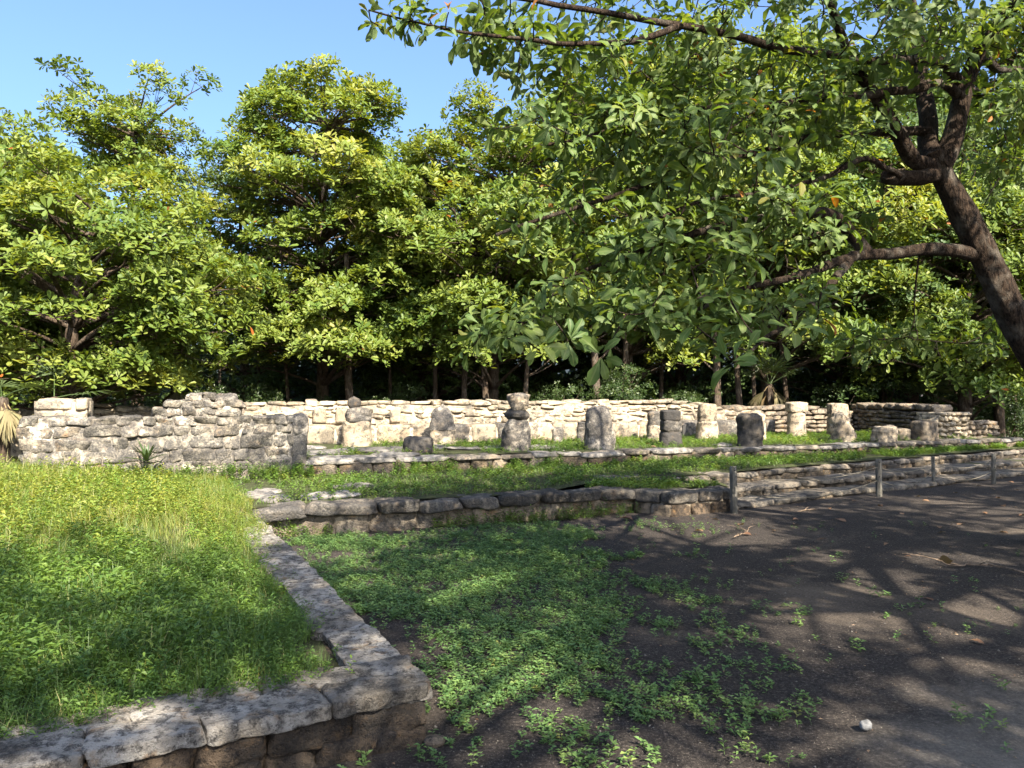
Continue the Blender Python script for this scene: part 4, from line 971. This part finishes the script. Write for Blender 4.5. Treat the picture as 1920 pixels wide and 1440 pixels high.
# the 300 largest leaves in view are parts of their own
sx = (pos[:, 0] / pos[:, 1]) * F_PX + 960; sy = HORIZON - (pos[:, 2] - CAM_H) / pos[:, 1] * F_PX
inv = (sx > 0) & (sx < 1920) & (sy > 0) & (sy < 760) & (pos[:, 1] > 3)
area = np.linalg.norm(rot[:, :, 0], axis=1) / pos[:, 1] * (0.25 + np.abs(unit(np.swapaxes(rot, 1, 2)[:, 2])[:, 1])); area[~inv] = 0
big = np.argsort(-area)[:300]; rest = np.setdiff1d(np.arange(len(pos)), big)
def near_leaf(k):
    v, f = leaf_t(10); rg = np.random.RandomState(k + 40); mid = np.array([0, 0, 0, 0, 1, 1, 1, 1, 1, 1.0])
    v[:, 2] += rg.uniform(-0.28, 0.10) * v[:, 0] ** 2 + rg.uniform(-0.1, 0.35) * np.abs(v[:, 1]) + rg.normal(0, 0.018, len(v))
    v[:, 1] = v[:, 1] * rg.uniform(0.80, 1.12) + rg.uniform(-0.10, 0.10) * v[:, 0] ** 2
    return v, f, mid
NL = [near_leaf(k) for k in range(5)]; which = rgn.randint(0, 5, len(pos))
Vs, Fs, As, Ms, n = [], [], [], [], 0
for k in range(5):
    m = rest[which[rest] == k]; V_, F_, a_ = instance(NL[k][0], NL[k][1], pos[m], rot[m], rn[m])
    Vs.append(V_); Fs.append(F_ + n); As.append(a_); Ms.append(np.tile(NL[k][2], len(m))); n += len(V_)
def with_mid(me, mid):
    a = me.attributes.new('mid', 'FLOAT', 'POINT'); a.data.foreach_set('value', np.asarray(mid, np.float32)); return me
fo = ob('foliage', with_mid(mk_mesh('foliage', np.concatenate(Vs), np.concatenate(Fs), M['leafnear'], True, np.concatenate(As)), np.concatenate(Ms)), ft, (0, 0, 0)); fo['kind'] = 'stuff'
lvals = np.array([0.05, 0.15, 0.25, 0.35, 0.45, 0.55, 0.65, 0.78, 0.96, 0.99])
LM = [[with_mid(mk_mesh('leaf', NL[k][0], NL[k][1], M['leafnear'], True, np.full(10, v)), NL[k][2]) for v in lvals] for k in range(5)]
for i in big:
    m = Matrix([[*map(float, rot[i][r]), float(pos[i][r])] for r in range(3)] + [[0, 0, 0, 1]])
    o = bpy.data.objects.new('leaf', LM[which[i]][int(np.argmin(np.abs(lvals - rn[i])))]); COL.objects.link(o); o.parent = ft
    o.matrix_local = Matrix.Translation(-ft.location) @ m

# ------------------------------------------------------------------ grass and weeds
def blade_tuft(rg, nb, h, spread, wdt, seg=3):
    V, F, n = [], [], 0
    for b in range(nb):
        az = rg.uniform(0, 2 * np.pi); base = np.array([rg.normal(0, spread), rg.normal(0, spread), -0.02]); L = h * rg.uniform(0.45, 1.1)
        lean = rg.uniform(0.25, 1.25); d = np.array([math.cos(az), math.sin(az), 0]); sd = np.array([-d[1], d[0], 0]) * wdt * rg.uniform(0.6, 1.2)
        pts = [base + d * L * lean * t * t * 0.8 + np.array([0, 0, L * (t - 0.28 * lean * t * t)]) for t in np.linspace(0, 1, seg + 1)]
        for k in range(seg):
            wv = sd * (1 - 0.25 * k) * (0.6 if k == 0 else 1)
            V += [pts[k] - wv, pts[k] + wv]
        V.append(pts[seg]); m = 2 * seg
        for k in range(seg - 1):
            i = n + 2 * k; F += [(i, i + 1, i + 3), (i, i + 3, i + 2)]
        F.append((n + m - 2, n + m - 1, n + m)); n += m + 1
    return np.array(V), np.array(F)
def herb(rg, h, nleaf, ll, lw, stem=True):
    """an upright weed: stem with leaves in spirals"""
    V, F = [], []
    lean = rg.normal(0, 0.18, 2)
    for k in range(nleaf):
        t = (k + 0.6) / nleaf; az = k * 2.4 + rg.uniform(-0.4, 0.4); p = np.array([lean[0] * h * t, lean[1] * h * t, h * t])
        el = rg.uniform(-0.1, 0.7); x = np.array([math.cos(az) * math.cos(el), math.sin(az) * math.cos(el), math.sin(el)]); y = np.array([-math.sin(az), math.cos(az), rg.normal(0, 0.25)])
        L = ll * rg.uniform(0.7, 1.2); q = len(V)
        V += [p, p + x * L * 0.45 + y * lw * L + [0, 0, 0.1 * L], p + x * L - [0, 0, 0.12 * L], p + x * L * 0.45 - y * lw * L + [0, 0, 0.1 * L]]
        F += [(q, q + 2, q + 1), (q, q + 3, q + 2)]
    if stem:
        q = len(V); V += [np.array([-0.0015, 0, -0.02]), np.array([0.0015, 0, -0.02]), np.array([lean[0] * h, lean[1] * h, h])]; F.append((q, q + 1, q + 2))
    return np.array(V), np.array(F)

def scatter(name, templates, XYZ, scale, rg, mat, rnd, label, cat, tilt=0.12):
    Vs, Fs, As, n = [], [], [], 0
    pick = rg.randint(0, len(templates), len(XYZ))
    for k, (tv_, tf_) in enumerate(templates):
        m = pick == k
        if not m.any(): continue
        p = XYZ[m]; a = rg.uniform(0, 2 * np.pi, m.sum()); s = scale[m]; tx, ty = rg.normal(0, tilt, (2, m.sum()))
        rot = np.zeros((m.sum(), 3, 3)); rot[:, 0, 0] = np.cos(a); rot[:, 0, 1] = -np.sin(a); rot[:, 1, 0] = np.sin(a); rot[:, 1, 1] = np.cos(a); rot[:, 2, 2] = 1
        rot[:, 0, 2] = tx; rot[:, 1, 2] = ty; rot *= s[:, None, None]
        V, F, A = instance(tv_, tf_, p, rot, rnd[m]); A = np.clip(A + rg.normal(0, 0.05, len(A)) * 0, 0, 1)
        Vs.append(V); Fs.append(F + n); As.append(A); n += len(V)
    o = ob(name, mk_mesh(name, np.concatenate(Vs), np.concatenate(Fs), M[mat], False, np.concatenate(As)))
    return tag(o, label, cat, kind='stuff')

rgg = np.random.RandomState(303)
def visible(x, y, z, m=120):
    px = x / np.maximum(y, 0.1) * F_PX + 960; py = HORIZON - (z - CAM_H) / np.maximum(y, 0.1) * F_PX
    return (y > 1.5) & (px > -m) & (px < 1920 + m) & (py < 1440 + 2 * m)

# tall grass on the bank: denser close to the camera
tufts = [blade_tuft(rgg, 11, 0.26, 0.05, 0.0034) for _ in range(6)]
herbs = [herb(rgg, rgg.uniform(0.14, 0.27), 12, 0.05, 0.17) for _ in range(6)]
N = 15500; s_ = rgg.uniform(0.04, 9.0, N); t_ = 0.26 + 9.6 * rgg.rand(N) ** 1.25
xy = C0 + s_[:, None] * U + t_[:, None] * Vv; z_ = bank_z(s_, t_)
ok = visible(xy[:, 0], xy[:, 1], z_) & (xy[:, 1] < 0.347 * (xy[:, 0] + 6.75) + 10.2)
edge = np.minimum(s_ + 0.13 * sstep(0.7, 1.4, t_), t_); ok &= (edge > 0.34 - 0.10 * sstep(1.5, 4.5, t_) - 0.30 * sstep(4.7, 5.3, t_) + 0.20 * n2(s_, t_, 2.6, 44)) | (rgg.rand(N) < 0.05)
s_, t_, xy, z_, edge = s_[ok], t_[ok], xy[ok], z_[ok], edge[ok]
sc_ = rgg.uniform(0.65, 1.15, len(s_)) * (0.62 + 0.38 * sstep(0.3, 1.4, edge)) * (1 + 0.25 * n2(s_, t_, 0.8, 45)) * (1 + 0.25 * sstep(4, 8, t_)) * (1 + 0.35 * sstep(1.0, 4.5, s_) * sstep(3, 7, t_))
dry = rgg.rand(len(s_)) < (0.06 + 0.14 * sstep(2.5, 6, t_))  # more dry tufts farther back, partly to paint the sunlit band yellow
rd = np.where(dry, rgg.uniform(0.9, 1.0, len(s_)), np.clip(0.30 + 0.34 * sstep(2.0, 5.0, t_) + 0.18 * n2(s_, t_, 1.1, 46) + rgg.normal(0, 0.14, len(s_)), 0, 0.86))  # back yellower, front darker: sun and shade put into the blade colour
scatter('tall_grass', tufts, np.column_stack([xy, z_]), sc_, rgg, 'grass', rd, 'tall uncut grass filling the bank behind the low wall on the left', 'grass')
N = 34000; s_ = rgg.uniform(0.04, 8.5, N); t_ = 0.22 + 8.6 * rgg.rand(N) ** 1.4
xy = C0 + s_[:, None] * U + t_[:, None] * Vv; z_ = bank_z(s_, t_)
edge = np.minimum(s_ + 0.13 * sstep(0.7, 1.4, t_), t_); ok = visible(xy[:, 0], xy[:, 1], z_) & (xy[:, 1] < 0.347 * (xy[:, 0] + 6.75) + 10.2) & ((edge > 0.31 - 0.10 * sstep(1.5, 4.5, t_) - 0.30 * sstep(4.7, 5.3, t_) + 0.20 * n2(s_, t_, 2.6, 44)) | (rgg.rand(N) < 0.05)) & (n2(s_, t_, 0.9, 71) > -0.6)
s_, t_, xy, z_, edge = s_[ok], t_[ok], xy[ok], z_[ok], edge[ok]
scatter('bank_weeds', herbs, np.column_stack([xy, z_]), rgg.uniform(0.6, 1.25, len(s_)) * (0.5 + 0.5 * sstep(0.3, 1.2, edge)), rgg, 'grass', np.clip(rgg.normal(0.30, 0.13, len(s_)) + 0.36 * sstep(2.0, 5.0, t_), 0, 0.84), 'leafy weeds growing through the tall grass on the left bank', 'weeds')  # weeds yellower at the back too, painting in the sunlit half

# terrace grass
short = [blade_tuft(rgg, 6, 0.085, 0.045, 0.006, 2) for _ in range(5)]
lowherb = [herb(rgg, rgg.uniform(0.05, 0.10), 7, 0.05, 0.24, False) for _ in range(5)]
def in_strip(front, back, N, rg):
    Pf, cf = path_len(front); Pb, cb = path_len(back); o = np.zeros((N, 2)); u = rg.rand(N); v = rg.rand(N)
    fa = np.stack([np.interp(u * cf[-1], cf, Pf[:, k]) for k in (0, 1)], 1); ba = np.stack([np.interp(u * cb[-1], cb, Pb[:, k]) for k in (0, 1)], 1)
    return fa + (ba - fa) * v[:, None], u, v
pts = []
a, u, v = in_strip(np.concatenate([[(-4.4, 8.2), (-2.9, 8.5)], offset(FW, 0.36)[:-1], [(1.25, 11.2)], offset(S2, 0.30)]), np.concatenate([[(-5.5, 10.6)], offset(L2, 0.0), [(14, 18.4)]]), 8500, rgg)
d = n2(a[:, 0], a[:, 1], 0.9, 81) + 0.6 * n2(a[:, 0], a[:, 1], 3.0, 82); a = a[d > -0.55 + 0.25 * sstep(6, 12, a[:, 0])]
pts.append(np.column_stack([a, t2z(a[:, 0], a[:, 1])]))
a, u, v = in_strip(offset(L2, 0.30), offset(BN[2:], -0.02), 8000, rgg)
d = n2(a[:, 0], a[:, 1], 0.7, 83) + 0.7 * n2(a[:, 0], a[:, 1], 2.6, 84); a = a[(d > 0.30 - 0.75 * sstep(-3.0, 2.5, a[:, 0]))]
pts.append(np.column_stack([a, np.full(len(a), T3Z)]))
a, u, v = in_strip([(1.0, 10.25), (2.1, 10.15), (2.9, 10.5)], [(1.2, 10.95), (2.0, 11.02), (2.75, 11.0)], 900, rgg); a = a[n2(a[:, 0], a[:, 1], 2.0, 88) > 0.0]
pts.append(np.column_stack([a, np.full(len(a), 0.30)]))
pts = np.concatenate(pts); pts = pts[visible(*pts.T)]
scatter('terrace_grass', short + lowherb, pts, rgg.uniform(0.6, 1.25, len(pts)), rgg, 'turfgrass', np.clip(0.45 + 0.2 * n2(pts[:, 0], pts[:, 1], 1.0, 85) + rgg.normal(0, 0.16, len(pts)), 0, 0.97), 'short patchy grass and moss growing on the stone terraces', 'grass')
# weeds along the foot of the kerbs
def along(path, N, off, z, rg):
    P, c = path_len(path); s = rg.uniform(0, c[-1], N); o = np.array([path_at(P, c, q)[0] + np.array([-path_at(P, c, q)[1][1], path_at(P, c, q)[1][0]]) * rg.uniform(*off) for q in s])
    return np.column_stack([o, np.full(N, z)]), s
a1, s1_ = along(L2[:3], 900, (-0.30, 0.04), T2Z + 0.03, rgg); a1 = a1[n2(s1_, s1_ * 0, 1.3, 5) > -0.25]
a2_, s2_ = along(FW, 420, (-0.12, 0.08), 0.0, rgg); a2_ = a2_[n2(s2_, s2_ * 0, 1.7, 6) > 0.05]
a3, s3_ = along(RW, 320, (-0.28, 0.0), 0.42, rgg)
a4 = np.concatenate([a1, a2_, a3])
scatter('kerb_weeds', herbs, a4, rgg.uniform(0.5, 0.95, len(a4)), rgg, 'turfgrass', np.clip(rgg.normal(0.35, 0.2, len(a4)), 0, 0.9), 'leafy weeds sprouting along the foot of the kerbs and walls', 'weeds')

# creeping ground cover on the dark soil
gc_px = [(520, 1012), (700, 1003), (900, 992), (1040, 985), (1120, 1040), (1130, 1100), (1190, 1180), (1185, 1290), (1060, 1320), (880, 1315), (730, 1200), (600, 1080)]
GCP = np.array([[(px - 960) / F_PX * (CAM_H * F_PX / (py - HORIZON)), CAM_H * F_PX / (py - HORIZON)] for px, py in gc_px])
def poly_dist(p, poly):
    ins = np.zeros(len(p), bool); dm = np.full(len(p), 1e9)
    for i in range(len(poly)):
        a, b = poly[i], poly[(i + 1) % len(poly)]
        cond = (a[1] > p[:, 1]) != (b[1] > p[:, 1]); xx = (b[0] - a[0]) * (p[:, 1] - a[1]) / (b[1] - a[1] + 1e-12) + a[0]; ins ^= cond & (p[:, 0] < xx)
        t = np.clip(((p - a) @ (b - a)) / ((b - a) @ (b - a)), 0, 1); dm = np.minimum(dm, np.linalg.norm(p - (a + t[:, None] * (b - a)), axis=1))
    return np.where(ins, -dm, dm)
creep = [herb(rgg, rgg.uniform(0.035, 0.075), k, 0.036, 0.21, True) for k in (6, 7, 8, 6, 9)]
N = 95000; p = np.column_stack([rgg.uniform(-3.2, 6.0, N), rgg.uniform(2.7, 9.8, N)])
d = poly_dist(p, GCP); cl = n2(p[:, 0], p[:, 1], 1.6, 61) + 0.9 * n2(p[:, 0], p[:, 1], 5.0, 62)
dd = d + 0.22 * cl * -1.0
dens = 0.80 * sstep(0.30, -0.45, dd) * (0.35 + 0.65 * sstep(-0.9, -0.1, cl)) + np.where(d >= -0.1, 0.55 * np.exp(-np.maximum(d, 0) / 0.55) * sstep(0.15, 0.8, cl) + 0.05 * np.exp(-np.maximum(d, 0) / 1.8) * sstep(0.3, 0.8, cl), 0)
rel = p - C0; ps = rel @ U; pt = rel @ Vv
keep = (rgg.rand(N) < dens * (0.45 + 0.55 * np.minimum(1, p[:, 1] / 5.0))) & visible(p[:, 0], p[:, 1], 0 * p[:, 0]) & ~((ps > -0.03) & (pt > -0.03)) & (p[:, 1] < np.interp(p[:, 0], [q[0] for q in FW], [q[1] for q in FW]) + 0.03)
p = p[keep]; zz = 0.018 * n2(p[:, 0], p[:, 1], 0.8, 3) + 0.006 * n2(p[:, 0], p[:, 1], 4.0, 5)
scatter('creeping_weeds', creep, np.column_stack([p, zz]), rgg.uniform(0.6, 1.2, len(p)) * (0.85 + 0.2 * n2(p[:, 0], p[:, 1], 0.7, 19)), rgg, 'creeper', np.clip(rgg.normal(0.42, 0.2, len(p)), 0, 0.97), 'low creeping green weeds spreading over the dark soil', 'weeds', 0.2)
# a few larger sprigs by the near corner and on the soil
spr = np.array([[(px - 960) / F_PX * (CAM_H * F_PX / (py - HORIZON)), CAM_H * F_PX / (py - HORIZON), 0.0] for px, py in ((560, 1436), (625, 1432), (690, 1425), (660, 1400), (1110, 1390), (1140, 1415), (1060, 1405), (1195, 1440), (1290, 1330), (1215, 1350), (1330, 1235), (1165, 1320), (1420, 1340), (1500, 1350), (1590, 1090), (1660, 1120), (1700, 1140), (1615, 1220), (1490, 1170), (1350, 1100), (1880, 1290), (1835, 1345), (1800, 1350), (1450, 1430), (1400, 1410))])
spr = np.repeat(spr, 4, 0) + np.column_stack([rgg.normal(0, 0.05, (len(spr) * 4, 2)), np.zeros(len(spr) * 4)])
scatter('sprigs', creep, spr, rgg.uniform(0.6, 1.15, len(spr)), rgg, 'creeper', np.clip(rgg.normal(0.6, 0.15, len(spr)), 0, 0.94), 'scattered green weed sprigs on the bare dark soil', 'weeds', 0.2)

# ------------------------------------------------------------------ spiky plant by the ruined wall
bx, by, bz_ = -5.00, 10.40, 0.66
br = thing('spiky_plant', 'dark spiky rosette plant growing at the foot of the ruined wall', 'plant', (bx, by, bz_))
for k in range(15):
    az = k * 2.4; el = R(random.uniform(18, 75)); L = random.uniform(0.30, 0.46); d = np.array([math.cos(az) * math.cos(el), math.sin(az) * math.cos(el), math.sin(el)]); sd = unit(np.cross(d, [0, 0, 1.0])); o_ = np.array([bx, by, bz_])
    pts = [o_ + d * L * t - np.array([0, 0, 0.10 * t * t]) * (L / 0.4) for t in (0, 0.35, 0.7, 1.0)]; b = MB(); wd = 0.019
    V = [pts[0] - sd * wd * 0.7, pts[0] + [0, 0, -0.006], pts[0] + sd * wd * 0.7, pts[1] - sd * wd, pts[1] + [0, 0, -0.010], pts[1] + sd * wd, pts[2] - sd * wd * 0.7, pts[2] + [0, 0, -0.006], pts[2] + sd * wd * 0.7, pts[3]]
    b.add(V, [(0, 1, 4, 3), (1, 2, 5, 4), (3, 4, 7, 6), (4, 5, 8, 7)], 0.3); b.add(np.array(V)[[6, 7, 8, 9]], [(0, 1, 3), (1, 2, 3)], 0.3)
    ob('leaf', b.mesh('leaf', M['palm'], False), br, (0, 0, 0))

# ------------------------------------------------------------------ posts and ropes
def box_v(w_, d_, h_, bev):
    a = np.array([(-w_, -d_ + bev), (-w_ + bev, -d_), (w_ - bev, -d_), (w_, -d_ + bev), (w_, d_ - bev), (w_ - bev, d_), (-w_ + bev, d_), (-w_, d_ - bev)])
    zs = [0, 0.2 * h_, 0.5 * h_, 0.8 * h_, h_ - bev, h_]; V = []
    for i, z in enumerate(zs):
        k = 0.86 if i == len(zs) - 1 else 1.0
        for q in a: V.append((q[0] * k, q[1] * k, z))
    V = np.array(V); idx = np.arange(len(V)).reshape(len(zs), 8); nx = np.roll(idx, -1, 1)
    return V, np.stack([idx[:-1], nx[:-1], nx[1:], idx[1:]], -1).reshape(-1, 4), idx[-1][None]
POSTS = [(2.93, 10.02, 0.0, 0.62, 'first post from the left, standing by the masonry corner'), (5.58, 11.56, 0.0, 0.58, 'second post from the left before the steps'), (7.18, 12.95, 0.03, 0.48, 'thin third post from the left, standing in the shade of the steps'), (8.40, 13.25, 0.0, 0.53, 'rightmost weathered post near the right edge')]
tops = []
for i, (x, y, zb, h, lab) in enumerate(POSTS):
    root = thing('rope_post', 'weathered grey wooden ' + lab, 'post', (x, y, zb - 0.05), 'wooden posts carrying the rope')
    wd = 0.040 if i != 2 else 0.028
    V, F4_, capf = box_v(wd, wd * 0.85, h + 0.05, 0.008); V += np.stack([vnoise(V * 9 + i, i), vnoise(V * 9 + 5, i + 3), 0 * V[:, 0]], 1) * 0.004
    V[:, 0] += V[:, 2] * random.uniform(-0.03, 0.03)
    ob('shaft', mk_mesh('shaft', V, [F4_, capf], M['post'], False), root, (x, y, zb - 0.05), (0, 0, 0.45 + 0.2 * i))
    for q in (0.92, 0.55):
        b = MB(); a = np.array([x - 0.01, y - wd * 1.1, zb + h * q]); b.tube(np.array([a, a + [0, 0.02, 0]]), [0.008, 0.009], 8); b.tube(np.array([a + [0, 0.018, 0], a + [0, -0.006, 0]]), [0.011, 0.011], 8)
        ob('bolt', b.mesh('bolt', M['bolt']), root, (0, 0, 0))
    tops.append((np.array([x, y, zb + h * 0.80]), np.array([x, y, zb + h * 0.45])))
nm = ('first', 'second', 'third', 'last'); 
for i in range(3):
    for k, lv_ in enumerate(('upper', 'lower')):
        a, b_ = tops[i][k], tops[i + 1][k]; t = np.linspace(0, 1, 20)[:, None]; sag = 0.13 + 0.03 * k
        b = MB(); b.tube(a + (b_ - a) * t - np.array([0, 0, 1.0]) * sag * 4 * t * (1 - t), 0.0052, 6)
        tag(ob('rope', b.mesh('rope', M['rope'])), f'{lv_} pale rope sagging between the {nm[i]} and {nm[i+1]} posts', 'rope', 'ropes between the posts')

# ------------------------------------------------------------------ small things on the ground
def ground_pt(px, py, z=0.0):
    Yd = (CAM_H - z) * F_PX / (py - HORIZON); return np.array([(px - 960) / F_PX * Yd, Yd, z])
pb = ob('pebble', stone_mesh('pebble', (0.056, 0.048, 0.04), M['pebble'], 5, 8, 2.8, 0.008, 25, 0.12), None, ground_pt(1620, 1364) + [0, 0, 0.018]); tag(pb, 'single pale grey pebble lying on the dark soil near the bottom right', 'pebble')
for (px, py, s, lab) in ((868, 1392, 0.10, 'small stone on the soil by the near wall corner'), (1790, 1189, 0.025, 'tiny pale pebble on the bare soil at right')):
    if px == 868: px = 815
    tag(ob('pebble', stone_mesh('pebble', (s, s * 0.8, s * 0.5), M['face'], px, 6, 2.6, s * 0.08, 8 / s * 0.1, 0.1), None, ground_pt(px, py) + [0, 0, s * 0.15]), lab, 'stone')
def cup_leaf(seed, L):
    rg = np.random.RandomState(seed); u = np.linspace(0, 1, 7); V, F = [], []
    wv = 0.30 * np.array([0.06, 0.45, 0.8, 1.0, 1.0, 0.7, 0.05]); curl = rg.uniform(0.25, 0.7); arch = rg.uniform(0.05, 0.22)
    for i, t in enumerate(u):
        zc = arch * math.sin(t * 3.14) + 0.05 * rg.normal()
        V += [(t - 0.5, -wv[i], zc * 0.4 + curl * wv[i]), (t - 0.5, 0, zc * 0.2), (t - 0.5, wv[i], zc * 0.4 + curl * wv[i] * rg.uniform(0.4, 1.3))]
    for i in range(6):
        for k in range(2): a = i * 3 + k; F.append((a, a + 3, a + 4, a + 1))
    b = MB(); b.add(np.array(V) * L, F, rg.uniform(0.05, 0.95)); b.tube(np.array([(-0.5, 0, 0), (-0.62, 0.02, 0.02)]) * L, [0.02 * L, 0.012 * L], 4)
    return b.mesh('dry_leaf', M['dryleaf'])
DL = [cup_leaf(600 + i, 1.0) for i in range(8)]
GL = 'dry leaves fallen on the path'; GLL = 'dry curled brown leaf lying on the dark path below the steps'
leafs = [(1388, 985, .16), (1310, 997, .15), (1492, 975, .12), (1576, 977, .17), (1400, 1003, .14), (1490, 985, .14), (1555, 955, .10), (1650, 950, .12), (1735, 940, .13), (1690, 965, .12), (1760, 990, .12), (1860, 918, .13), (1835, 912, .12), (1905, 920, .14), (1880, 950, .14), (1915, 968, .14), (1800, 985, .18), (1765, 1000, .12), (1845, 963, .12), (1600, 940, .13), (1540, 1012, .10), (1660, 1022, .10), (1880, 1000, .12), (1745, 915, .11), (1790, 925, .11), (1720, 932, .10), (1450, 996, .10), (1625, 1028, .09), (1700, 1045, .10), (1340, 975, .10), (1895, 905, .12), (1870, 935, .10)]
for i, (px, py, s) in enumerate(leafs):
    tag(ob('dry_leaf', DL[i % 8], None, ground_pt(px, py) + [0, 0, 0.012], (random.uniform(-.25, .25), random.uniform(-.2, .2), random.uniform(0, 6.28)), (s * 0.75, s * 0.75, s * 0.75)), GLL, 'leaf', GL)
for px, py, s, zz_, rx, lab in ((1771, 1060, .14, .05, 1.2, 'reddish dry leaf standing on edge beside the dead branch'), (1830, 1205, .075, .01, 0.1, 'lone flat brown leaf on the bare soil right of the weeds'), (1212, 1335, .06, .02, 0.2, 'small tan leaf caught among the weeds near the bottom'), (955, 1018, .12, .03, 0.2, 'brown leaf lying on the creeping weeds below the terrace wall'), (1175, 975, .16, .02, 0.15, 'brown leaf against the foot of the terrace wall'), (1740, 1125, .07, .01, 0.1, 'flat brown leaf on bare soil between two weed sprigs')):
    tag(ob('dry_leaf', DL[px % 8], None, ground_pt(px, py) + [0, 0, zz_], (rx, 0.1, px * 0.7), (s, s, s)), lab, 'leaf', 'single dry leaves away from the steps')
for px, py, s in ((952, 900, .12), (1100, 895, .10), (1075, 863, .10), (1225, 840, .12), (1215, 835, .10), (1540, 858, .10), (1450, 868, .10), (1030, 892, .11)):
    tag(ob('dry_leaf', DL[px % 8], None, ground_pt(px, py, 0.36 if py > 850 else T3Z + 0.02) + [0, 0, 0.02], (0.1, 0.2, px), (s, s, s)), 'dry brown leaf lying on the grass of the stone terraces', 'leaf', 'dry leaves on the terrace grass')
def branch(pts, r, label, seed):
    rg = np.random.RandomState(seed); g = np.array([ground_pt(*p) for p in pts]); Q = resample(g, 24); Q[:, 2] = 0.02 + 0.012 * np.sin(np.linspace(0, 9, 24)); Q[1:-1, 1] += 0.02 * rg.normal(size=22)
    b = MB(); b.tube(Q, np.linspace(r, r * 0.35, 24), 7, wob=0.15, seed=seed); root = thing('fallen_branch', label, 'branch', (Q[0][0], Q[0][1], 0)); ob('stem', b.mesh('stem', M['twig']), root, (0, 0, 0))
    for k in range(4):
        a = Q[rg.randint(5, 22)]; e_ = a + np.array([rg.uniform(-.3, .3), rg.uniform(-.3, .3), rg.uniform(0.0, 0.06)]); b = MB(); b.tube(bezier(a, (a + e_) / 2 + rg.normal(0, 0.03, 3), e_, 6), np.linspace(r * 0.5, r * 0.2, 6), 5); ob('side_twig', b.mesh('side_twig', M['twig']), root, (0, 0, 0))
branch([(1925, 1080), (1850, 1062), (1780, 1058), (1740, 1050), (1690, 1042)], 0.011, 'dead pale branch lying on the path at the right edge', 1)
branch([(1375, 1010), (1395, 1002), (1408, 990)], 0.008, 'small forked twig on the soil before the masonry corner', 2)
branch([(1530, 958), (1480, 962), (1430, 958)], 0.010, 'thin twig lying along the foot of the steps', 3)

# crumbs of leaf, bark and grit on the soil
rgl = np.random.RandomState(888)
N = 9000; p = np.column_stack([rgl.uniform(-1.0, 11.0, N), 2.7 + 11 * rgl.rand(N) ** 1.3]); p = p[(n2(p[:, 0], p[:, 1], 1.2, 31) + rgl.normal(0, 0.4, len(p)) > 0.0)]
ym = np.interp(p[:, 0], [-3, 0.3, 1.7, 2.1, 3.0, 10, 15], [8.3, 9.3, 9.7, 9.6, 10.1, 14.4, 17.4]); p = p[(p[:, 1] < ym) & ~(((p - C0) @ U > -0.05) & ((p - C0) @ Vv > -0.05))]; p = p[visible(p[:, 0], p[:, 1], 0 * p[:, 0])]
flakes = []
for k in range(6):
    v = np.array([(-0.5, 0, 0.05), (0, -0.3, 0.16), (0.5, 0.05, 0.05), (0.05, 0.32, 0.2)]) * [1, rgl.uniform(0.2, 1.0), 1] + rgl.normal(0, 0.05, (4, 3)); flakes.append((v, np.array([(0, 1, 2), (0, 2, 3)])))
scatter('leaf_litter', flakes, np.column_stack([p, 0.004 + 0.018 * n2(p[:, 0], p[:, 1], 0.8, 3) + 0.006 * n2(p[:, 0], p[:, 1], 4.0, 5)]), rgl.uniform(0.008, 0.024, len(p)) * (1 + 0.6 * (rgl.rand(len(p)) < 0.06)), rgl, 'dryleaf', rgl.uniform(0, 1, len(p)), 'small crumbs of dry leaf and bark strewn over the dark soil', 'leaf litter', 0.3)

# loose grit and small stones bedded in the soil
octa = np.array([(1, 0, 0), (-1, 0, 0), (0, 1, 0), (0, -1, 0), (0, 0, 1), (0, 0, -1.0)]); of = np.array([(0, 2, 4), (2, 1, 4), (1, 3, 4), (3, 0, 4), (2, 0, 5), (1, 2, 5), (3, 1, 5), (0, 3, 5)])
grit = [(octa * rgl.uniform(0.35, 0.6, (6, 1)) * [1, 0.8, 0.6] + rgl.normal(0, 0.06, (6, 3)), of) for _ in range(6)]
N = 16000; p = np.column_stack([rgl.uniform(-1.0, 8.0, N), 2.7 + 7 * rgl.rand(N) ** 1.5]); p = p[n2(p[:, 0], p[:, 1], 0.9, 33) + rgl.normal(0, 0.5, len(p)) > 0.0]
ym = np.interp(p[:, 0], [-3, 0.3, 1.7, 2.1, 3.0, 10, 15], [8.3, 9.3, 9.7, 9.6, 10.1, 14.4, 17.4]); p = p[(p[:, 1] < ym) & ~(((p - C0) @ U > -0.05) & ((p - C0) @ Vv > -0.05))]; p = p[visible(p[:, 0], p[:, 1], 0 * p[:, 0])]
scatter('grit', grit, np.column_stack([p, 0.002 + 0.018 * n2(p[:, 0], p[:, 1], 0.8, 3) + 0.006 * n2(p[:, 0], p[:, 1], 4.0, 5)]), 0.006 + 0.014 * rgl.rand(len(p)) ** 4, rgl, 'grit', rgl.uniform(0, 1, len(p)), 'fine grit and tiny stones bedded in the dark soil', 'gravel', 0.3)
